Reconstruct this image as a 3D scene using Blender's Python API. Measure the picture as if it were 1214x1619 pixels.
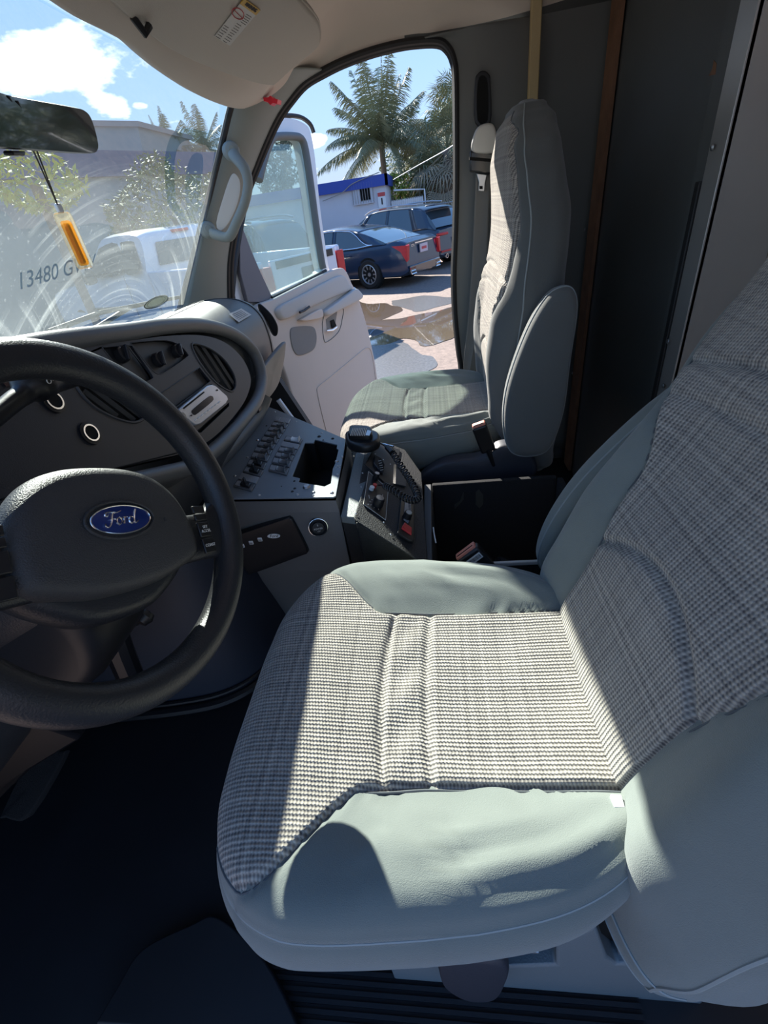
import bpy, math, random
from math import sin, cos, pi, radians, sqrt, atan2, exp, floor
from mathutils import Vector, Matrix, noise as mnoise

for o in list(bpy.data.objects):
    bpy.data.objects.remove(o)
scene = bpy.context.scene
COL = scene.collection
random.seed(7)
CZ = 1.78          # eye height over the ground; everything below is measured from the eye, lifted at the end

# ---------------------------------------------------------------- camera
FPX = 719.0
RX = Vector((0.98885285, 0.06130951, 0.13568782))
RY = Vector((0.07768942, 0.56496201, -0.82145133))
RZ = Vector((-0.12702124, 0.822836, 0.55390119))
cam_d = bpy.data.cameras.new('camera')
cam_d.sensor_fit = 'HORIZONTAL'
cam_d.sensor_width = 36.0
cam_d.lens = FPX / 1214.0 * 36.0
cam_d.clip_start = 0.01
cam_d.clip_end = 500
cam = bpy.data.objects.new('camera', cam_d)
COL.objects.link(cam)
cam.matrix_world = Matrix(((RX[0], RX[1], RX[2], 0), (RY[0], RY[1], RY[2], 0), (RZ[0], RZ[1], RZ[2], CZ), (0, 0, 0, 1)))
scene.camera = cam

# ---------------------------------------------------------------- light
scene.view_settings.view_transform = 'Standard'
scene.view_settings.look = 'None'
scene.view_settings.gamma = 1.0
scene.view_settings.use_curve_mapping = False
scene.view_settings.exposure = 0.9
SUN_DIR = Vector((0.83, -1.37, -1.0)).normalized()     # the way the light travels
sd = bpy.data.lights.new('sun', 'SUN')
sd.energy = 9.0
sd.angle = radians(0.6)
sd.color = (1.0, 0.95, 0.86)
sun = bpy.data.objects.new('sun', sd)
COL.objects.link(sun)
sun.rotation_euler = SUN_DIR.to_track_quat('-Z', 'Y').to_euler()
sun.location = (-8, 6, 12)

world = bpy.data.worlds.new('sky')
scene.world = world
world.use_nodes = True
wn = world.node_tree
wn.nodes.clear()
def WN(t, **k):
    n = wn.nodes.new(t)
    for a, b in k.items():
        setattr(n, a, b)
    return n
w_out = WN('ShaderNodeOutputWorld'); w_bg = WN('ShaderNodeBackground')
w_tc = WN('ShaderNodeTexCoord'); w_sep = WN('ShaderNodeSeparateXYZ')
wn.links.new(w_tc.outputs['Generated'], w_sep.inputs[0])
w_ramp = WN('ShaderNodeValToRGB')
cr = w_ramp.color_ramp
cr.elements[0].position = 0.0; cr.elements[0].color = (0.50, 0.56, 0.64, 1)
cr.elements[1].position = 0.75; cr.elements[1].color = (0.12, 0.30, 0.74, 1)
e = cr.elements.new(0.12); e.color = (0.42, 0.62, 0.92, 1)
e = cr.elements.new(0.40); e.color = (0.22, 0.45, 0.88, 1)
wn.links.new(w_sep.outputs['Z'], w_ramp.inputs['Fac'])
# clouds: soft noise shaped by a few cloud banks
w_noise = WN('ShaderNodeTexNoise'); w_noise.inputs['Scale'].default_value = 11.0
w_noise.inputs['Detail'].default_value = 9.0; w_noise.inputs['Roughness'].default_value = 0.6
w_map = WN('ShaderNodeMapping'); w_map.inputs['Scale'].default_value = (1, 1, 2.2)
wn.links.new(w_tc.outputs['Generated'], w_map.inputs[0]); wn.links.new(w_map.outputs[0], w_noise.inputs['Vector'])
w_mask = None
def wmath(op, a, b=None):
    n = WN('ShaderNodeMath', operation=op)
    for i, x in enumerate((a, b)):
        if x is None: continue
        if isinstance(x, (int, float)): n.inputs[i].default_value = x
        else: wn.links.new(x, n.inputs[i])
    return n.outputs[0]
def sky_dir(px, py):
    v = Vector((px - 607.0, 809.5 - py, -FPX))
    return Vector((RX.dot(v), RY.dot(v), RZ.dot(v))).normalized()
for (px, py, rx_, rz_) in ((110, 98, 0.135, 0.045), (172, 168, 0.045, 0.022), (495, 222, 0.03, 0.012), (20, 110, 0.07, 0.04), (452, 228, 0.03, 0.014), (222, 166, 0.02, 0.008)):
    d = sky_dir(px, py)
    t = Vector((d.y, -d.x, 0)).normalized(); u = t.cross(d).normalized()
    def dotn(vec, c):
        n = WN('ShaderNodeVectorMath', operation='DOT_PRODUCT')
        wn.links.new(w_tc.outputs['Generated'], n.inputs[0]); n.inputs[1].default_value = vec
        return wmath('SUBTRACT', n.outputs['Value'], c)
    a = wmath('DIVIDE', dotn(t, t.dot(d)), rx_); b = wmath('DIVIDE', dotn(u, u.dot(d)), rz_)
    f = WN('ShaderNodeVectorMath', operation='DOT_PRODUCT')
    wn.links.new(w_tc.outputs['Generated'], f.inputs[0]); f.inputs[1].default_value = d
    r2 = wmath('ADD', wmath('MULTIPLY', a, a), wmath('MULTIPLY', b, b))
    m = wmath('MAXIMUM', wmath('SUBTRACT', 1.0, r2), 0.0)
    m = wmath('MULTIPLY', m, wmath('GREATER_THAN', f.outputs['Value'], 0.0))
    w_mask = m if w_mask is None else wmath('MAXIMUM', w_mask, m)
cl = wmath('ADD', wmath('MULTIPLY', w_noise.outputs['Fac'], 1.0), wmath('MULTIPLY', w_mask, 0.36))
w_cr = WN('ShaderNodeValToRGB')
w_cr.color_ramp.elements[0].position = 0.64; w_cr.color_ramp.elements[0].color = (0, 0, 0, 1)
w_cr.color_ramp.elements[1].position = 0.76; w_cr.color_ramp.elements[1].color = (1, 1, 1, 1)
wn.links.new(cl, w_cr.inputs['Fac'])
w_mix = WN('ShaderNodeMix', data_type='RGBA')
wn.links.new(w_cr.outputs['Color'], w_mix.inputs[0])
wn.links.new(w_ramp.outputs['Color'], w_mix.inputs[6]); w_mix.inputs[7].default_value = (1.25, 1.25, 1.25, 1)
wn.links.new(w_mix.outputs[2], w_bg.inputs['Color'])
w_bg.inputs['Strength'].default_value = 0.75
wn.links.new(w_bg.outputs[0], w_out.inputs['Surface'])

# ---------------------------------------------------------------- pixel helpers (places read off the photograph)
def ray(px, py):
    v = Vector((px - 607.0, 809.5 - py, -FPX))
    return Vector((RX.dot(v), RY.dot(v), RZ.dot(v)))
def P(px, py, ax, val):
    r = ray(px, py)
    return r * (val / r['xyz'.index(ax)])
def PP(px, py, p0, n):
    r = ray(px, py)
    return r * (Vector(p0).dot(n) / r.dot(n))
def V3(*a): return Vector(a)
def lerp(a, b, t): return a + (b - a) * t
def sstep(a, b, x):
    t = max(0.0, min(1.0, (x - a) / (b - a))); return t * t * (3 - 2 * t)
def interp(tab, x):
    if x <= tab[0][0]: return tab[0][1]
    for (x0, y0), (x1, y1) in zip(tab, tab[1:]):
        if x <= x1:
            return y0 + (y1 - y0) * (x - x0) / (x1 - x0)
    return tab[-1][1]
def sinterp(tab, x):
    if x <= tab[0][0]: return tab[0][1]
    for (x0, y0), (x1, y1) in zip(tab, tab[1:]):
        if x <= x1:
            t = (x - x0) / (x1 - x0); t = t * t * (3 - 2 * t)
            return y0 + (y1 - y0) * t
    return tab[-1][1]
def catmull(pts, n=6, closed=False):
    pts = [Vector(p) for p in pts]; out = []; N = len(pts)
    rng = range(N) if closed else range(N - 1)
    for i in rng:
        if closed: p0, p1, p2, p3 = pts[(i - 1) % N], pts[i], pts[(i + 1) % N], pts[(i + 2) % N]
        else: p0, p1, p2, p3 = pts[max(i - 1, 0)], pts[i], pts[i + 1], pts[min(i + 2, N - 1)]
        for k in range(n):
            t = k / n; t2 = t * t; t3 = t2 * t
            out.append(0.5 * ((2 * p1) + (-p0 + p2) * t + (2 * p0 - 5 * p1 + 4 * p2 - p3) * t2 + (-p0 + 3 * p1 - 3 * p2 + p3) * t3))
    if not closed: out.append(pts[-1].copy())
    return out

# ---------------------------------------------------------------- materials
def mat(name, col, rough=0.6, metal=0.0, ns=0, nstr=0.1, var=0.06, vs=6.0, sheen=0.0, spec=0.5, coat=0.0, emit=None, alpha=None):
    m = bpy.data.materials.new(name); m.use_nodes = True
    nt = m.node_tree; b = nt.nodes['Principled BSDF']
    b.inputs['Roughness'].default_value = rough; b.inputs['Metallic'].default_value = metal
    b.inputs['Specular IOR Level'].default_value = spec
    b.inputs['Sheen Weight'].default_value = sheen; b.inputs['Coat Weight'].default_value = coat
    tc = nt.nodes.new('ShaderNodeTexCoord')
    n = nt.nodes.new('ShaderNodeTexNoise'); n.inputs['Scale'].default_value = vs; n.inputs['Detail'].default_value = 4
    nt.links.new(tc.outputs['Object'], n.inputs['Vector'])
    mx = nt.nodes.new('ShaderNodeMix'); mx.data_type = 'RGBA'
    mx.inputs[6].default_value = (*[c * (1 - var) for c in col], 1); mx.inputs[7].default_value = (*[min(1, c * (1 + var)) for c in col], 1)
    nt.links.new(n.outputs['Fac'], mx.inputs[0]); nt.links.new(mx.outputs[2], b.inputs['Base Color'])
    if ns:
        n2 = nt.nodes.new('ShaderNodeTexNoise'); n2.inputs['Scale'].default_value = ns; n2.inputs['Detail'].default_value = 3
        nt.links.new(tc.outputs['Object'], n2.inputs['Vector'])
        bp = nt.nodes.new('ShaderNodeBump'); bp.inputs['Strength'].default_value = nstr; bp.inputs['Distance'].default_value = 0.002
        nt.links.new(n2.outputs['Fac'], bp.inputs['Height']); nt.links.new(bp.outputs[0], b.inputs['Normal'])
    if emit:
        b.inputs['Emission Color'].default_value = (*emit[0], 1); b.inputs['Emission Strength'].default_value = emit[1]
    if alpha is not None:
        b.inputs['Alpha'].default_value = alpha
    return m

def knit_mat(name, light, dark, pv=0.0058, pu=0.0046, contrast=1.0):
    """ribbed seat cloth; its UV map is measured in metres"""
    m = bpy.data.materials.new(name); m.use_nodes = True
    nt = m.node_tree; L = nt.links; b = nt.nodes['Principled BSDF']
    b.inputs['Roughness'].default_value = 0.95; b.inputs['Specular IOR Level'].default_value = 0.2; b.inputs['Sheen Weight'].default_value = 0.25
    uv = nt.nodes.new('ShaderNodeUVMap'); sp = nt.nodes.new('ShaderNodeSeparateXYZ'); L.new(uv.outputs[0], sp.inputs[0])
    def mt(op, a, bb=None):
        n = nt.nodes.new('ShaderNodeMath'); n.operation = op
        for i, x in enumerate((a, bb)):
            if x is None: continue
            if isinstance(x, (int, float)): n.inputs[i].default_value = x
            else: L.new(x, n.inputs[i])
        return n.outputs[0]
    nz = nt.nodes.new('ShaderNodeTexNoise'); nz.inputs['Scale'].default_value = 90; nz.inputs['Detail'].default_value = 2; L.new(uv.outputs[0], nz.inputs['Vector'])
    nb = nt.nodes.new('ShaderNodeTexNoise'); nb.inputs['Scale'].default_value = 9; L.new(uv.outputs[0], nb.inputs['Vector'])
    jit = mt('MULTIPLY', mt('SUBTRACT', nz.outputs['Fac'], 0.5), 2.2)
    v = mt('ADD', mt('MULTIPLY', sp.outputs['Y'], 2 * pi / pv), jit)
    rows = mt('SINE', v)
    off = mt('MULTIPLY', mt('FLOOR', mt('DIVIDE', sp.outputs['Y'], pv)), 1.9)
    u = mt('ADD', mt('ADD', mt('MULTIPLY', sp.outputs['X'], 2 * pi / pu), off), mt('MULTIPLY', jit, 1.5))
    cols = mt('SINE', u)
    h = mt('ADD', mt('MULTIPLY', rows, 0.62), mt('MULTIPLY', cols, 0.38))
    # long pale warp threads in both ways
    vor = nt.nodes.new('ShaderNodeTexNoise'); vor.noise_dimensions = '1D'; vor.inputs['Scale'].default_value = 130; vor.inputs['Detail'].default_value = 1
    L.new(sp.outputs['X'], vor.inputs['W'])
    vor2 = nt.nodes.new('ShaderNodeTexNoise'); vor2.noise_dimensions = '1D'; vor2.inputs['Scale'].default_value = 110; vor2.inputs['Detail'].default_value = 1
    L.new(sp.outputs['Y'], vor2.inputs['W'])
    thr = mt('ADD', mt('MULTIPLY', mt('SUBTRACT', vor.outputs['Fac'], 0.5), 0.55), mt('MULTIPLY', mt('SUBTRACT', vor2.outputs['Fac'], 0.5), 0.55))
    f = mt('ADD', mt('MULTIPLY', h, 0.42 * contrast), mt('ADD', 0.5, mt('ADD', thr, mt('MULTIPLY', mt('SUBTRACT', nb.outputs['Fac'], 0.5), 0.35))))
    cl = nt.nodes.new('ShaderNodeClamp'); L.new(f, cl.inputs[0])
    mx = nt.nodes.new('ShaderNodeMix'); mx.data_type = 'RGBA'; L.new(cl.outputs[0], mx.inputs[0])
    mx.inputs[6].default_value = (*dark, 1); mx.inputs[7].default_value = (*light, 1); L.new(mx.outputs[2], b.inputs['Base Color'])
    bp = nt.nodes.new('ShaderNodeBump'); bp.inputs['Strength'].default_value = 0.55; bp.inputs['Distance'].default_value = 0.0025
    L.new(h, bp.inputs['Height']); L.new(bp.outputs[0], b.inputs['Normal'])
    return m

def glass_mat(name, tint, gloss=0.10, dirt=0.0, dirt_col=(0.75, 0.8, 0.8), scale=1.0, streak=False):
    m = bpy.data.materials.new(name); m.use_nodes = True
    nt = m.node_tree; L = nt.links; nt.nodes.clear()
    out = nt.nodes.new('ShaderNodeOutputMaterial')
    tr = nt.nodes.new('ShaderNodeBsdfTransparent'); tr.inputs[0].default_value = (*tint, 1)
    gl = nt.nodes.new('ShaderNodeBsdfGlossy'); gl.inputs['Roughness'].default_value = 0.02; gl.inputs['Color'].default_value = (0.9, 0.95, 1, 1)
    fr = nt.nodes.new('ShaderNodeLayerWeight'); fr.inputs[0].default_value = 0.25
    mm = nt.nodes.new('ShaderNodeMath'); mm.operation = 'MULTIPLY'; L.new(fr.outputs['Fresnel'], mm.inputs[0]); mm.inputs[1].default_value = gloss * 3
    mx = nt.nodes.new('ShaderNodeMixShader'); L.new(mm.outputs[0], mx.inputs[0]); L.new(tr.outputs[0], mx.inputs[1]); L.new(gl.outputs[0], mx.inputs[2])
    last = mx.outputs[0]
    if dirt:
        tc = nt.nodes.new('ShaderNodeTexCoord')
        def mt(op, a, bb=None):
            n = nt.nodes.new('ShaderNodeMath'); n.operation = op
            for i, x in enumerate((a, bb)):
                if x is None: continue
                if isinstance(x, (int, float)): n.inputs[i].default_value = x
                else: L.new(x, n.inputs[i])
            return n.outputs[0]
        uvn = nt.nodes.new('ShaderNodeUVMap')
        src = uvn.outputs[0] if streak else tc.outputs['Object']
        n1 = nt.nodes.new('ShaderNodeTexNoise'); n1.inputs['Scale'].default_value = 3 * scale; n1.inputs['Detail'].default_value = 6; L.new(src, n1.inputs['Vector'])
        n2 = nt.nodes.new('ShaderNodeTexNoise'); n2.inputs['Scale'].default_value = 120 * scale; n2.inputs['Detail'].default_value = 2; L.new(src, n2.inputs['Vector'])
        spk = mt('MULTIPLY', mt('GREATER_THAN', n2.outputs['Fac'], 0.66), 0.35)
        f = mt('ADD', mt('ADD', mt('MULTIPLY', n1.outputs['Fac'], 0.75), 0.12), spk)
        if streak:
            # wiper arcs: rings about the wiper pivots, broken up by noise
            tot = None
            for (cx_, cz_, sc_) in ((1.32, -0.12, 34.0), (0.55, -0.15, 29.0)):
                sp = nt.nodes.new('ShaderNodeVectorMath'); sp.operation = 'SUBTRACT'; L.new(src, sp.inputs[0]); sp.inputs[1].default_value = (cx_, cz_, 0)
                ln = nt.nodes.new('ShaderNodeVectorMath'); ln.operation = 'LENGTH'; L.new(sp.outputs[0], ln.inputs[0])
                r1 = nt.nodes.new('ShaderNodeTexNoise'); r1.noise_dimensions = '1D'; r1.inputs['Scale'].default_value = sc_; r1.inputs['Detail'].default_value = 5; r1.inputs['Roughness'].default_value = 0.75
                L.new(ln.outputs['Value'], r1.inputs['W'])
                k = mt('MAXIMUM', mt('SUBTRACT', r1.outputs['Fac'], 0.50), 0.0)
                inr = mt('LESS_THAN', ln.outputs['Value'], 0.62)
                k = mt('MULTIPLY', k, inr)
                tot = k if tot is None else mt('ADD', tot, k)
            brk = nt.nodes.new('ShaderNodeTexNoise'); brk.inputs['Scale'].default_value = 5; brk.inputs['Detail'].default_value = 4; L.new(src, brk.inputs['Vector'])
            bk = mt('MAXIMUM', mt('SUBTRACT', brk.outputs['Fac'], 0.42), 0.0)
            f = mt('ADD', f, mt('MULTIPLY', mt('MULTIPLY', tot, bk), 19.0))
            sp2 = nt.nodes.new('ShaderNodeSeparateXYZ'); L.new(src, sp2.inputs[0])
            # the swept part is dirty, the tinted top strip stays clean
            top = mt('SUBTRACT', 1.0, mt('MULTIPLY', mt('MAXIMUM', mt('SUBTRACT', sp2.outputs['Y'], 0.33), 0.0), 6.0))
            f = mt('MULTIPLY', f, mt('MAXIMUM', top, 0.12))
        f = mt('MINIMUM', mt('MULTIPLY', f, dirt), 0.85)
        df = nt.nodes.new('ShaderNodeBsdfDiffuse'); df.inputs[0].default_value = (*dirt_col, 1)
        tl = nt.nodes.new('ShaderNodeBsdfTranslucent'); tl.inputs[0].default_value = (*dirt_col, 1)
        md = nt.nodes.new('ShaderNodeMixShader'); md.inputs[0].default_value = 0.6; L.new(df.outputs[0], md.inputs[1]); L.new(tl.outputs[0], md.inputs[2])
        m2 = nt.nodes.new('ShaderNodeMixShader'); L.new(f, m2.inputs[0]); L.new(last, m2.inputs[1]); L.new(md.outputs[0], m2.inputs[2])
        last = m2.outputs[0]
    L.new(last, out.inputs['Surface'])
    return m

# ---------------------------------------------------------------- mesh builder
class B:
    def __init__(s): s.v = []; s.f = []; s.uv = None
    def add(s, vs, fs):
        o = len(s.v); s.v += [Vector(v) for v in vs]; s.f += [tuple(i + o for i in f) for f in fs]; return s
    def box(s, c, size, R=None):
        c = Vector(c); hx, hy, hz = [a / 2 for a in size]
        vs = [Vector((x, y, z)) for x in (-hx, hx) for y in (-hy, hy) for z in (-hz, hz)]
        if R is not None: vs = [R @ v for v in vs]
        return s.add([c + v for v in vs], [(0, 1, 3, 2), (4, 6, 7, 5), (0, 4, 5, 1), (2, 3, 7, 6), (0, 2, 6, 4), (1, 5, 7, 3)])
    def grid(s, fn, nu, nv, cu=False, cv=False, uvfn=None):
        o = len(s.v); U = nu if cu else nu + 1; Vn = nv if cv else nv + 1
        for i in range(U):
            for j in range(Vn):
                s.v.append(Vector(fn(i / nu, j / nv)))
                if uvfn:
                    if s.uv is None: s.uv = {}
                    s.uv[len(s.v) - 1] = uvfn(i / nu, j / nv)
        for i in range(nu):
            for j in range(nv):
                a = o + i * Vn + j; b = o + ((i + 1) % U) * Vn + j
                c = o + ((i + 1) % U) * Vn + (j + 1) % Vn; d = o + i * Vn + (j + 1) % Vn
                s.f.append((a, b, c, d))
        return s
    def tube(s, path, r, n=10, cap=True, flat=None, closed=False):
        path = [Vector(p) for p in path]; N = len(path); o = len(s.v)
        rr = r if isinstance(r, (list, tuple)) else [r] * N
        up = None
        for i, p in enumerate(path):
            if closed: t = path[(i + 1) % N] - path[(i - 1) % N]
            else: t = path[min(i + 1, N - 1)] - path[max(i - 1, 0)]
            t.normalize()
            if up is None:
                up = Vector((0, 0, 1)) if abs(t.z) < 0.9 else Vector((1, 0, 0))
            a = t.cross(up); a.normalize(); b = a.cross(t); b.normalize(); up = b
            for k in range(n):
                q = 2 * pi * k / n; fx, fy = (1, 1) if flat is None else flat
                s.v.append(p + a * cos(q) * rr[i] * fx + b * sin(q) * rr[i] * fy)
        for i in range(N if closed else N - 1):
            for k in range(n):
                a = o + i * n + k; b = o + i * n + (k + 1) % n; i2 = (i + 1) % N
                s.f.append((a, b, o + i2 * n + (k + 1) % n, o + i2 * n + k))
        if cap and not closed:
            s.f.append(tuple(o + k for k in range(n))[::-1]); s.f.append(tuple(o + (N - 1) * n + k for k in range(n)))
        return s
    def lathe(s, prof, origin, axis, n=32, ref=None):
        ax = Vector(axis).normalized(); ref = Vector(ref) if ref else (Vector((0, 0, 1)) if abs(ax.z) < 0.9 else Vector((1, 0, 0)))
        a = ax.cross(ref).normalized(); b = ax.cross(a); origin = Vector(origin)
        s.grid(lambda i, j: origin + ax * prof[round(i * (len(prof) - 1))][1] + (a * cos(2 * pi * j) + b * sin(2 * pi * j)) * prof[round(i * (len(prof) - 1))][0], len(prof) - 1, n, cv=True)
        return s
    def prism(s, poly, d):
        n = len(poly); d = Vector(d); poly = [Vector(p) for p in poly]
        return s.add(poly + [p + d for p in poly], [tuple(range(n))[::-1], tuple(range(n, 2 * n))] + [(i, (i + 1) % n, (i + 1) % n + n, i + n) for i in range(n)])
    def pillow(s, outline, nrm, th, r, puff=0.0, rings=6):
        """rounded slab: closed 3-D outline (roughly flat), thickness th along nrm, rounding r, domed faces by puff"""
        pts = [Vector(p) for p in outline]; N = len(pts); c = sum(pts, Vector()) / N; nrm = Vector(nrm).normalized()
        size = sum((p - c).length for p in pts) / N; 
        r2 = min(r, th / 2)
        lower = []
        for k in range(rings + 1):
            q = pi / 2 * (1 - k / rings)          # pi/2 -> 0
            lower.append((1 - r / size * (1 - cos(q)), -(th / 2 - r2) - r2 * sin(q)))
        upper = [(a, -b) for a, b in lower[::-1]]
        lay = lower + upper
        inner = [(0.66, 0.5), (0.33, 0.85)]
        seq = [('c', -1, 1.0)] + [('i', -1, i) for i in (1, 0)] + [('l', 0, l) for l in lay] + [('i', 1, i) for i in (0, 1)] + [('c', 1, 1.0)]
        base = lower[0][0]
        rows = []
        for kind, sg, v in seq:
            if kind == 'c': s.v.append(c + nrm * sg * (th / 2 + puff)); rows.append([len(s.v) - 1])
            elif kind == 'i':
                f, pf = inner[v]; row = []
                for p in pts: s.v.append(c + (p - c) * base * f + nrm * sg * (th / 2 + puff * pf)); row.append(len(s.v) - 1)
                rows.append(row)
            else:
                row = []
                for p in pts: s.v.append(c + (p - c) * v[0] + nrm * v[1]); row.append(len(s.v) - 1)
                rows.append(row)
        for A, C_ in zip(rows, rows[1:]):
            for i in range(N):
                j = (i + 1) % N
                if len(A) == 1: s.f.append((A[0], C_[j], C_[i]))
                elif len(C_) == 1: s.f.append((A[i], A[j], C_[0]))
                else: s.f.append((A[i], A[j], C_[j], C_[i]))
        return s
    def build(s, name, m, parent=None, sharp=35, bevel=0, seg=2, smooth=True):
        off = Vector((0, 0, 0)); q = parent
        while q is not None: off += q.location; q = q.parent
        me = bpy.data.meshes.new(name)
        me.from_pydata([tuple(v - off) for v in s.v], [], s.f)
        me.update()
        import bmesh
        bm = bmesh.new(); bm.from_mesh(me); bmesh.ops.recalc_face_normals(bm, faces=bm.faces); bm.to_mesh(me); bm.free()
        if s.uv:
            ul = me.uv_layers.new(name='UVMap')
            for lp in me.loops:
                uv = s.uv.get(lp.vertex_index)
                if uv: ul.data[lp.index].uv = uv
        if smooth:
            me.shade_smooth(); me.set_sharp_from_angle(angle=radians(sharp))
        me.materials.append(m)
        o = bpy.data.objects.new(name, me); COL.objects.link(o)
        if parent is not None: o.parent = parent
        if bevel:
            bv = o.modifiers.new('bevel', 'BEVEL'); bv.width = bevel; bv.segments = seg; bv.limit_method = 'ANGLE'; bv.angle_limit = radians(40)
        return o

def thing(name, label, cat, loc=(0, 0, 0), group=None):
    o = bpy.data.objects.new(name, None); COL.objects.link(o); o.location = loc; o.empty_display_size = 0.05
    o['label'] = label; o['category'] = cat
    if group: o['group'] = group
    return o
def tag(o, label, cat, group=None):
    o['label'] = label; o['category'] = cat
    if group: o['group'] = group
    return o
def struct(o): o['kind'] = 'structure'; return o
def text_mesh(name, body, size, origin, xdir, ydir, m, parent=None, depth=0.0004, shear=0.0, align='CENTER'):
    cu = bpy.data.curves.new(name, 'FONT'); cu.body = body; cu.size = size; cu.align_x = align; cu.align_y = 'CENTER'; cu.extrude = depth; cu.shear = shear
    tmp = bpy.data.objects.new('tmp', cu); COL.objects.link(tmp)
    dg = bpy.context.evaluated_depsgraph_get(); me = bpy.data.meshes.new_from_object(tmp.evaluated_get(dg))
    bpy.data.objects.remove(tmp)
    x = Vector(xdir).normalized(); z = x.cross(Vector(ydir)).normalized(); y = z.cross(x)
    b = B(); b.add([Vector(origin) + x * v.co.x + y * v.co.y + z * v.co.z for v in me.vertices], [tuple(p.vertices) for p in me.polygons])
    return b.build(name, m, parent, smooth=False)
def copy_tree(o, parent=None):
    c = o.copy(); COL.objects.link(c); c.parent = parent
    for ch in o.children: copy_tree(ch, c)
    return c
M = {}
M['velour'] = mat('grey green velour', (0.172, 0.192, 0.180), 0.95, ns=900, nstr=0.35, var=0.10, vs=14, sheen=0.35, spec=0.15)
M['velour_shade_arm'] = mat('shaded armrest velour', (0.125, 0.132, 0.130), 0.95, ns=900, nstr=0.3, var=0.08, vs=12, sheen=0.3, spec=0.15)  # seat velour again, darkened to paint in the shade on the passenger armrest
M['velour_shade'] = mat('shaded velour', (0.118, 0.125, 0.122), 0.95, ns=900, nstr=0.3, var=0.08, vs=12, sheen=0.3, spec=0.15)  # seat velour darkened so the passenger backrest carries its shade in the colour
M['knit'] = knit_mat('ribbed tweed cloth', (0.50, 0.455, 0.395), (0.085, 0.078, 0.078))
M['knit_fine'] = knit_mat('fine tweed cloth', (0.46, 0.43, 0.40), (0.17, 0.16, 0.16), 0.006, 0.006, 0.7)
M['seam'] = mat('seam thread', (0.10, 0.11, 0.12), 0.9)
M['piping'] = mat('pale piping', (0.30, 0.33, 0.33), 0.9)
M['dash'] = mat('dark grey dash plastic', (0.040, 0.042, 0.047), 0.5, ns=500, nstr=0.15, var=0.05)
M['dash_top'] = mat('grey dash plastic', (0.115, 0.12, 0.125), 0.42, ns=500, nstr=0.15, var=0.06)
M['dash_face'] = mat('charcoal fascia', (0.026, 0.027, 0.034), 0.45, ns=600, nstr=0.12, var=0.05)
M['black'] = mat('black plastic', (0.010, 0.010, 0.012), 0.4, ns=400, nstr=0.05)
M['black_gloss'] = mat('glossy black plastic', (0.022, 0.022, 0.025), 0.16)
M['black_tex'] = mat('textured black metal', (0.022, 0.022, 0.024), 0.55, ns=350, nstr=0.9, var=0.3, vs=200)
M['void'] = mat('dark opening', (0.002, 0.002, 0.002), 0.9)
M['wheel'] = mat('steering wheel leather', (0.020, 0.021, 0.024), 0.38, ns=450, nstr=0.3, var=0.08)
M['hub'] = mat('grained hub plastic', (0.040, 0.041, 0.044), 0.42, ns=700, nstr=0.5, var=0.06)
M['navy'] = mat('navy grey plastic', (0.030, 0.034, 0.048), 0.5, ns=400, nstr=0.15)
M['trim_grey'] = mat('blue grey seat trim plastic', (0.16, 0.185, 0.20), 0.5, ns=400, nstr=0.3)
M['panel'] = mat('grey blue painted switch plate', (0.20, 0.225, 0.25), 0.35, ns=200, nstr=0.08, var=0.12, vs=9)
M['console'] = mat('grey console plastic', (0.16, 0.16, 0.16), 0.45, ns=300, nstr=0.15)
M['switch'] = mat('rocker switch black', (0.12, 0.12, 0.125), 0.25)
M['switch_plate'] = mat('switch label plate', (0.27, 0.28, 0.30), 0.4)
M['white'] = mat('white plastic', (0.75, 0.76, 0.76), 0.4)
M['chrome'] = mat('chrome', (0.85, 0.86, 0.88), 0.15, metal=1.0, var=0.02)
M['steel'] = mat('brushed steel', (0.45, 0.46, 0.48), 0.35, metal=0.9, ns=60, nstr=0.05)
M['silver'] = mat('silver stereo face', (0.62, 0.64, 0.68), 0.25, metal=0.5)
M['red'] = mat('red plastic', (0.55, 0.03, 0.03), 0.4)
M['orange_btn'] = mat('faded red buckle button', (0.62, 0.22, 0.16), 0.5)
M['blue'] = mat('ford blue enamel', (0.012, 0.03, 0.16), 0.2, coat=0.6)
M['carpet'] = mat('black carpet', (0.014, 0.014, 0.016), 0.98, ns=700, nstr=0.9, var=0.5, vs=300)
M['mat'] = mat('black rubber mat', (0.010, 0.010, 0.013), 0.6, ns=60, nstr=0.1, var=0.4, vs=10)
M['headliner'] = mat('beige headliner', (0.60, 0.53, 0.46), 0.9, ns=800, nstr=0.2, var=0.05)
M['visor'] = mat('beige visor vinyl', (0.52, 0.465, 0.40), 0.75, ns=600, nstr=0.2, var=0.04)
M['pillar'] = mat('grey green pillar plastic', (0.24, 0.265, 0.25), 0.55, ns=500, nstr=0.15, var=0.05)
M['bpillar'] = mat('grey b pillar plastic', (0.135, 0.14, 0.135), 0.6, ns=500, nstr=0.15, var=0.05)
M['rubber'] = mat('black rubber seal', (0.012, 0.012, 0.013), 0.6)
M['door'] = mat('beige grey door trim', (0.58, 0.49, 0.42), 0.6, ns=500, nstr=0.2, var=0.04)
M['door_roll'] = mat('grey door top trim', (0.46, 0.43, 0.40), 0.5, ns=500, nstr=0.2, var=0.04)
M['speaker'] = mat('speaker cloth', (0.25, 0.235, 0.22), 0.9, ns=1500, nstr=0.6, var=0.1, vs=900)
M['white_paint'] = mat('white body paint', (0.72, 0.72, 0.74), 0.3, coat=0.5, var=0.03)
M['bulk'] = mat('grey painted bulkhead', (0.085, 0.092, 0.092), 0.5, ns=500, nstr=0.3, var=0.25, vs=3)
M['bulk2'] = mat('beige bulkhead board', (0.70, 0.60, 0.53), 0.85, ns=300, nstr=0.2, var=0.12, vs=8)
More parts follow.
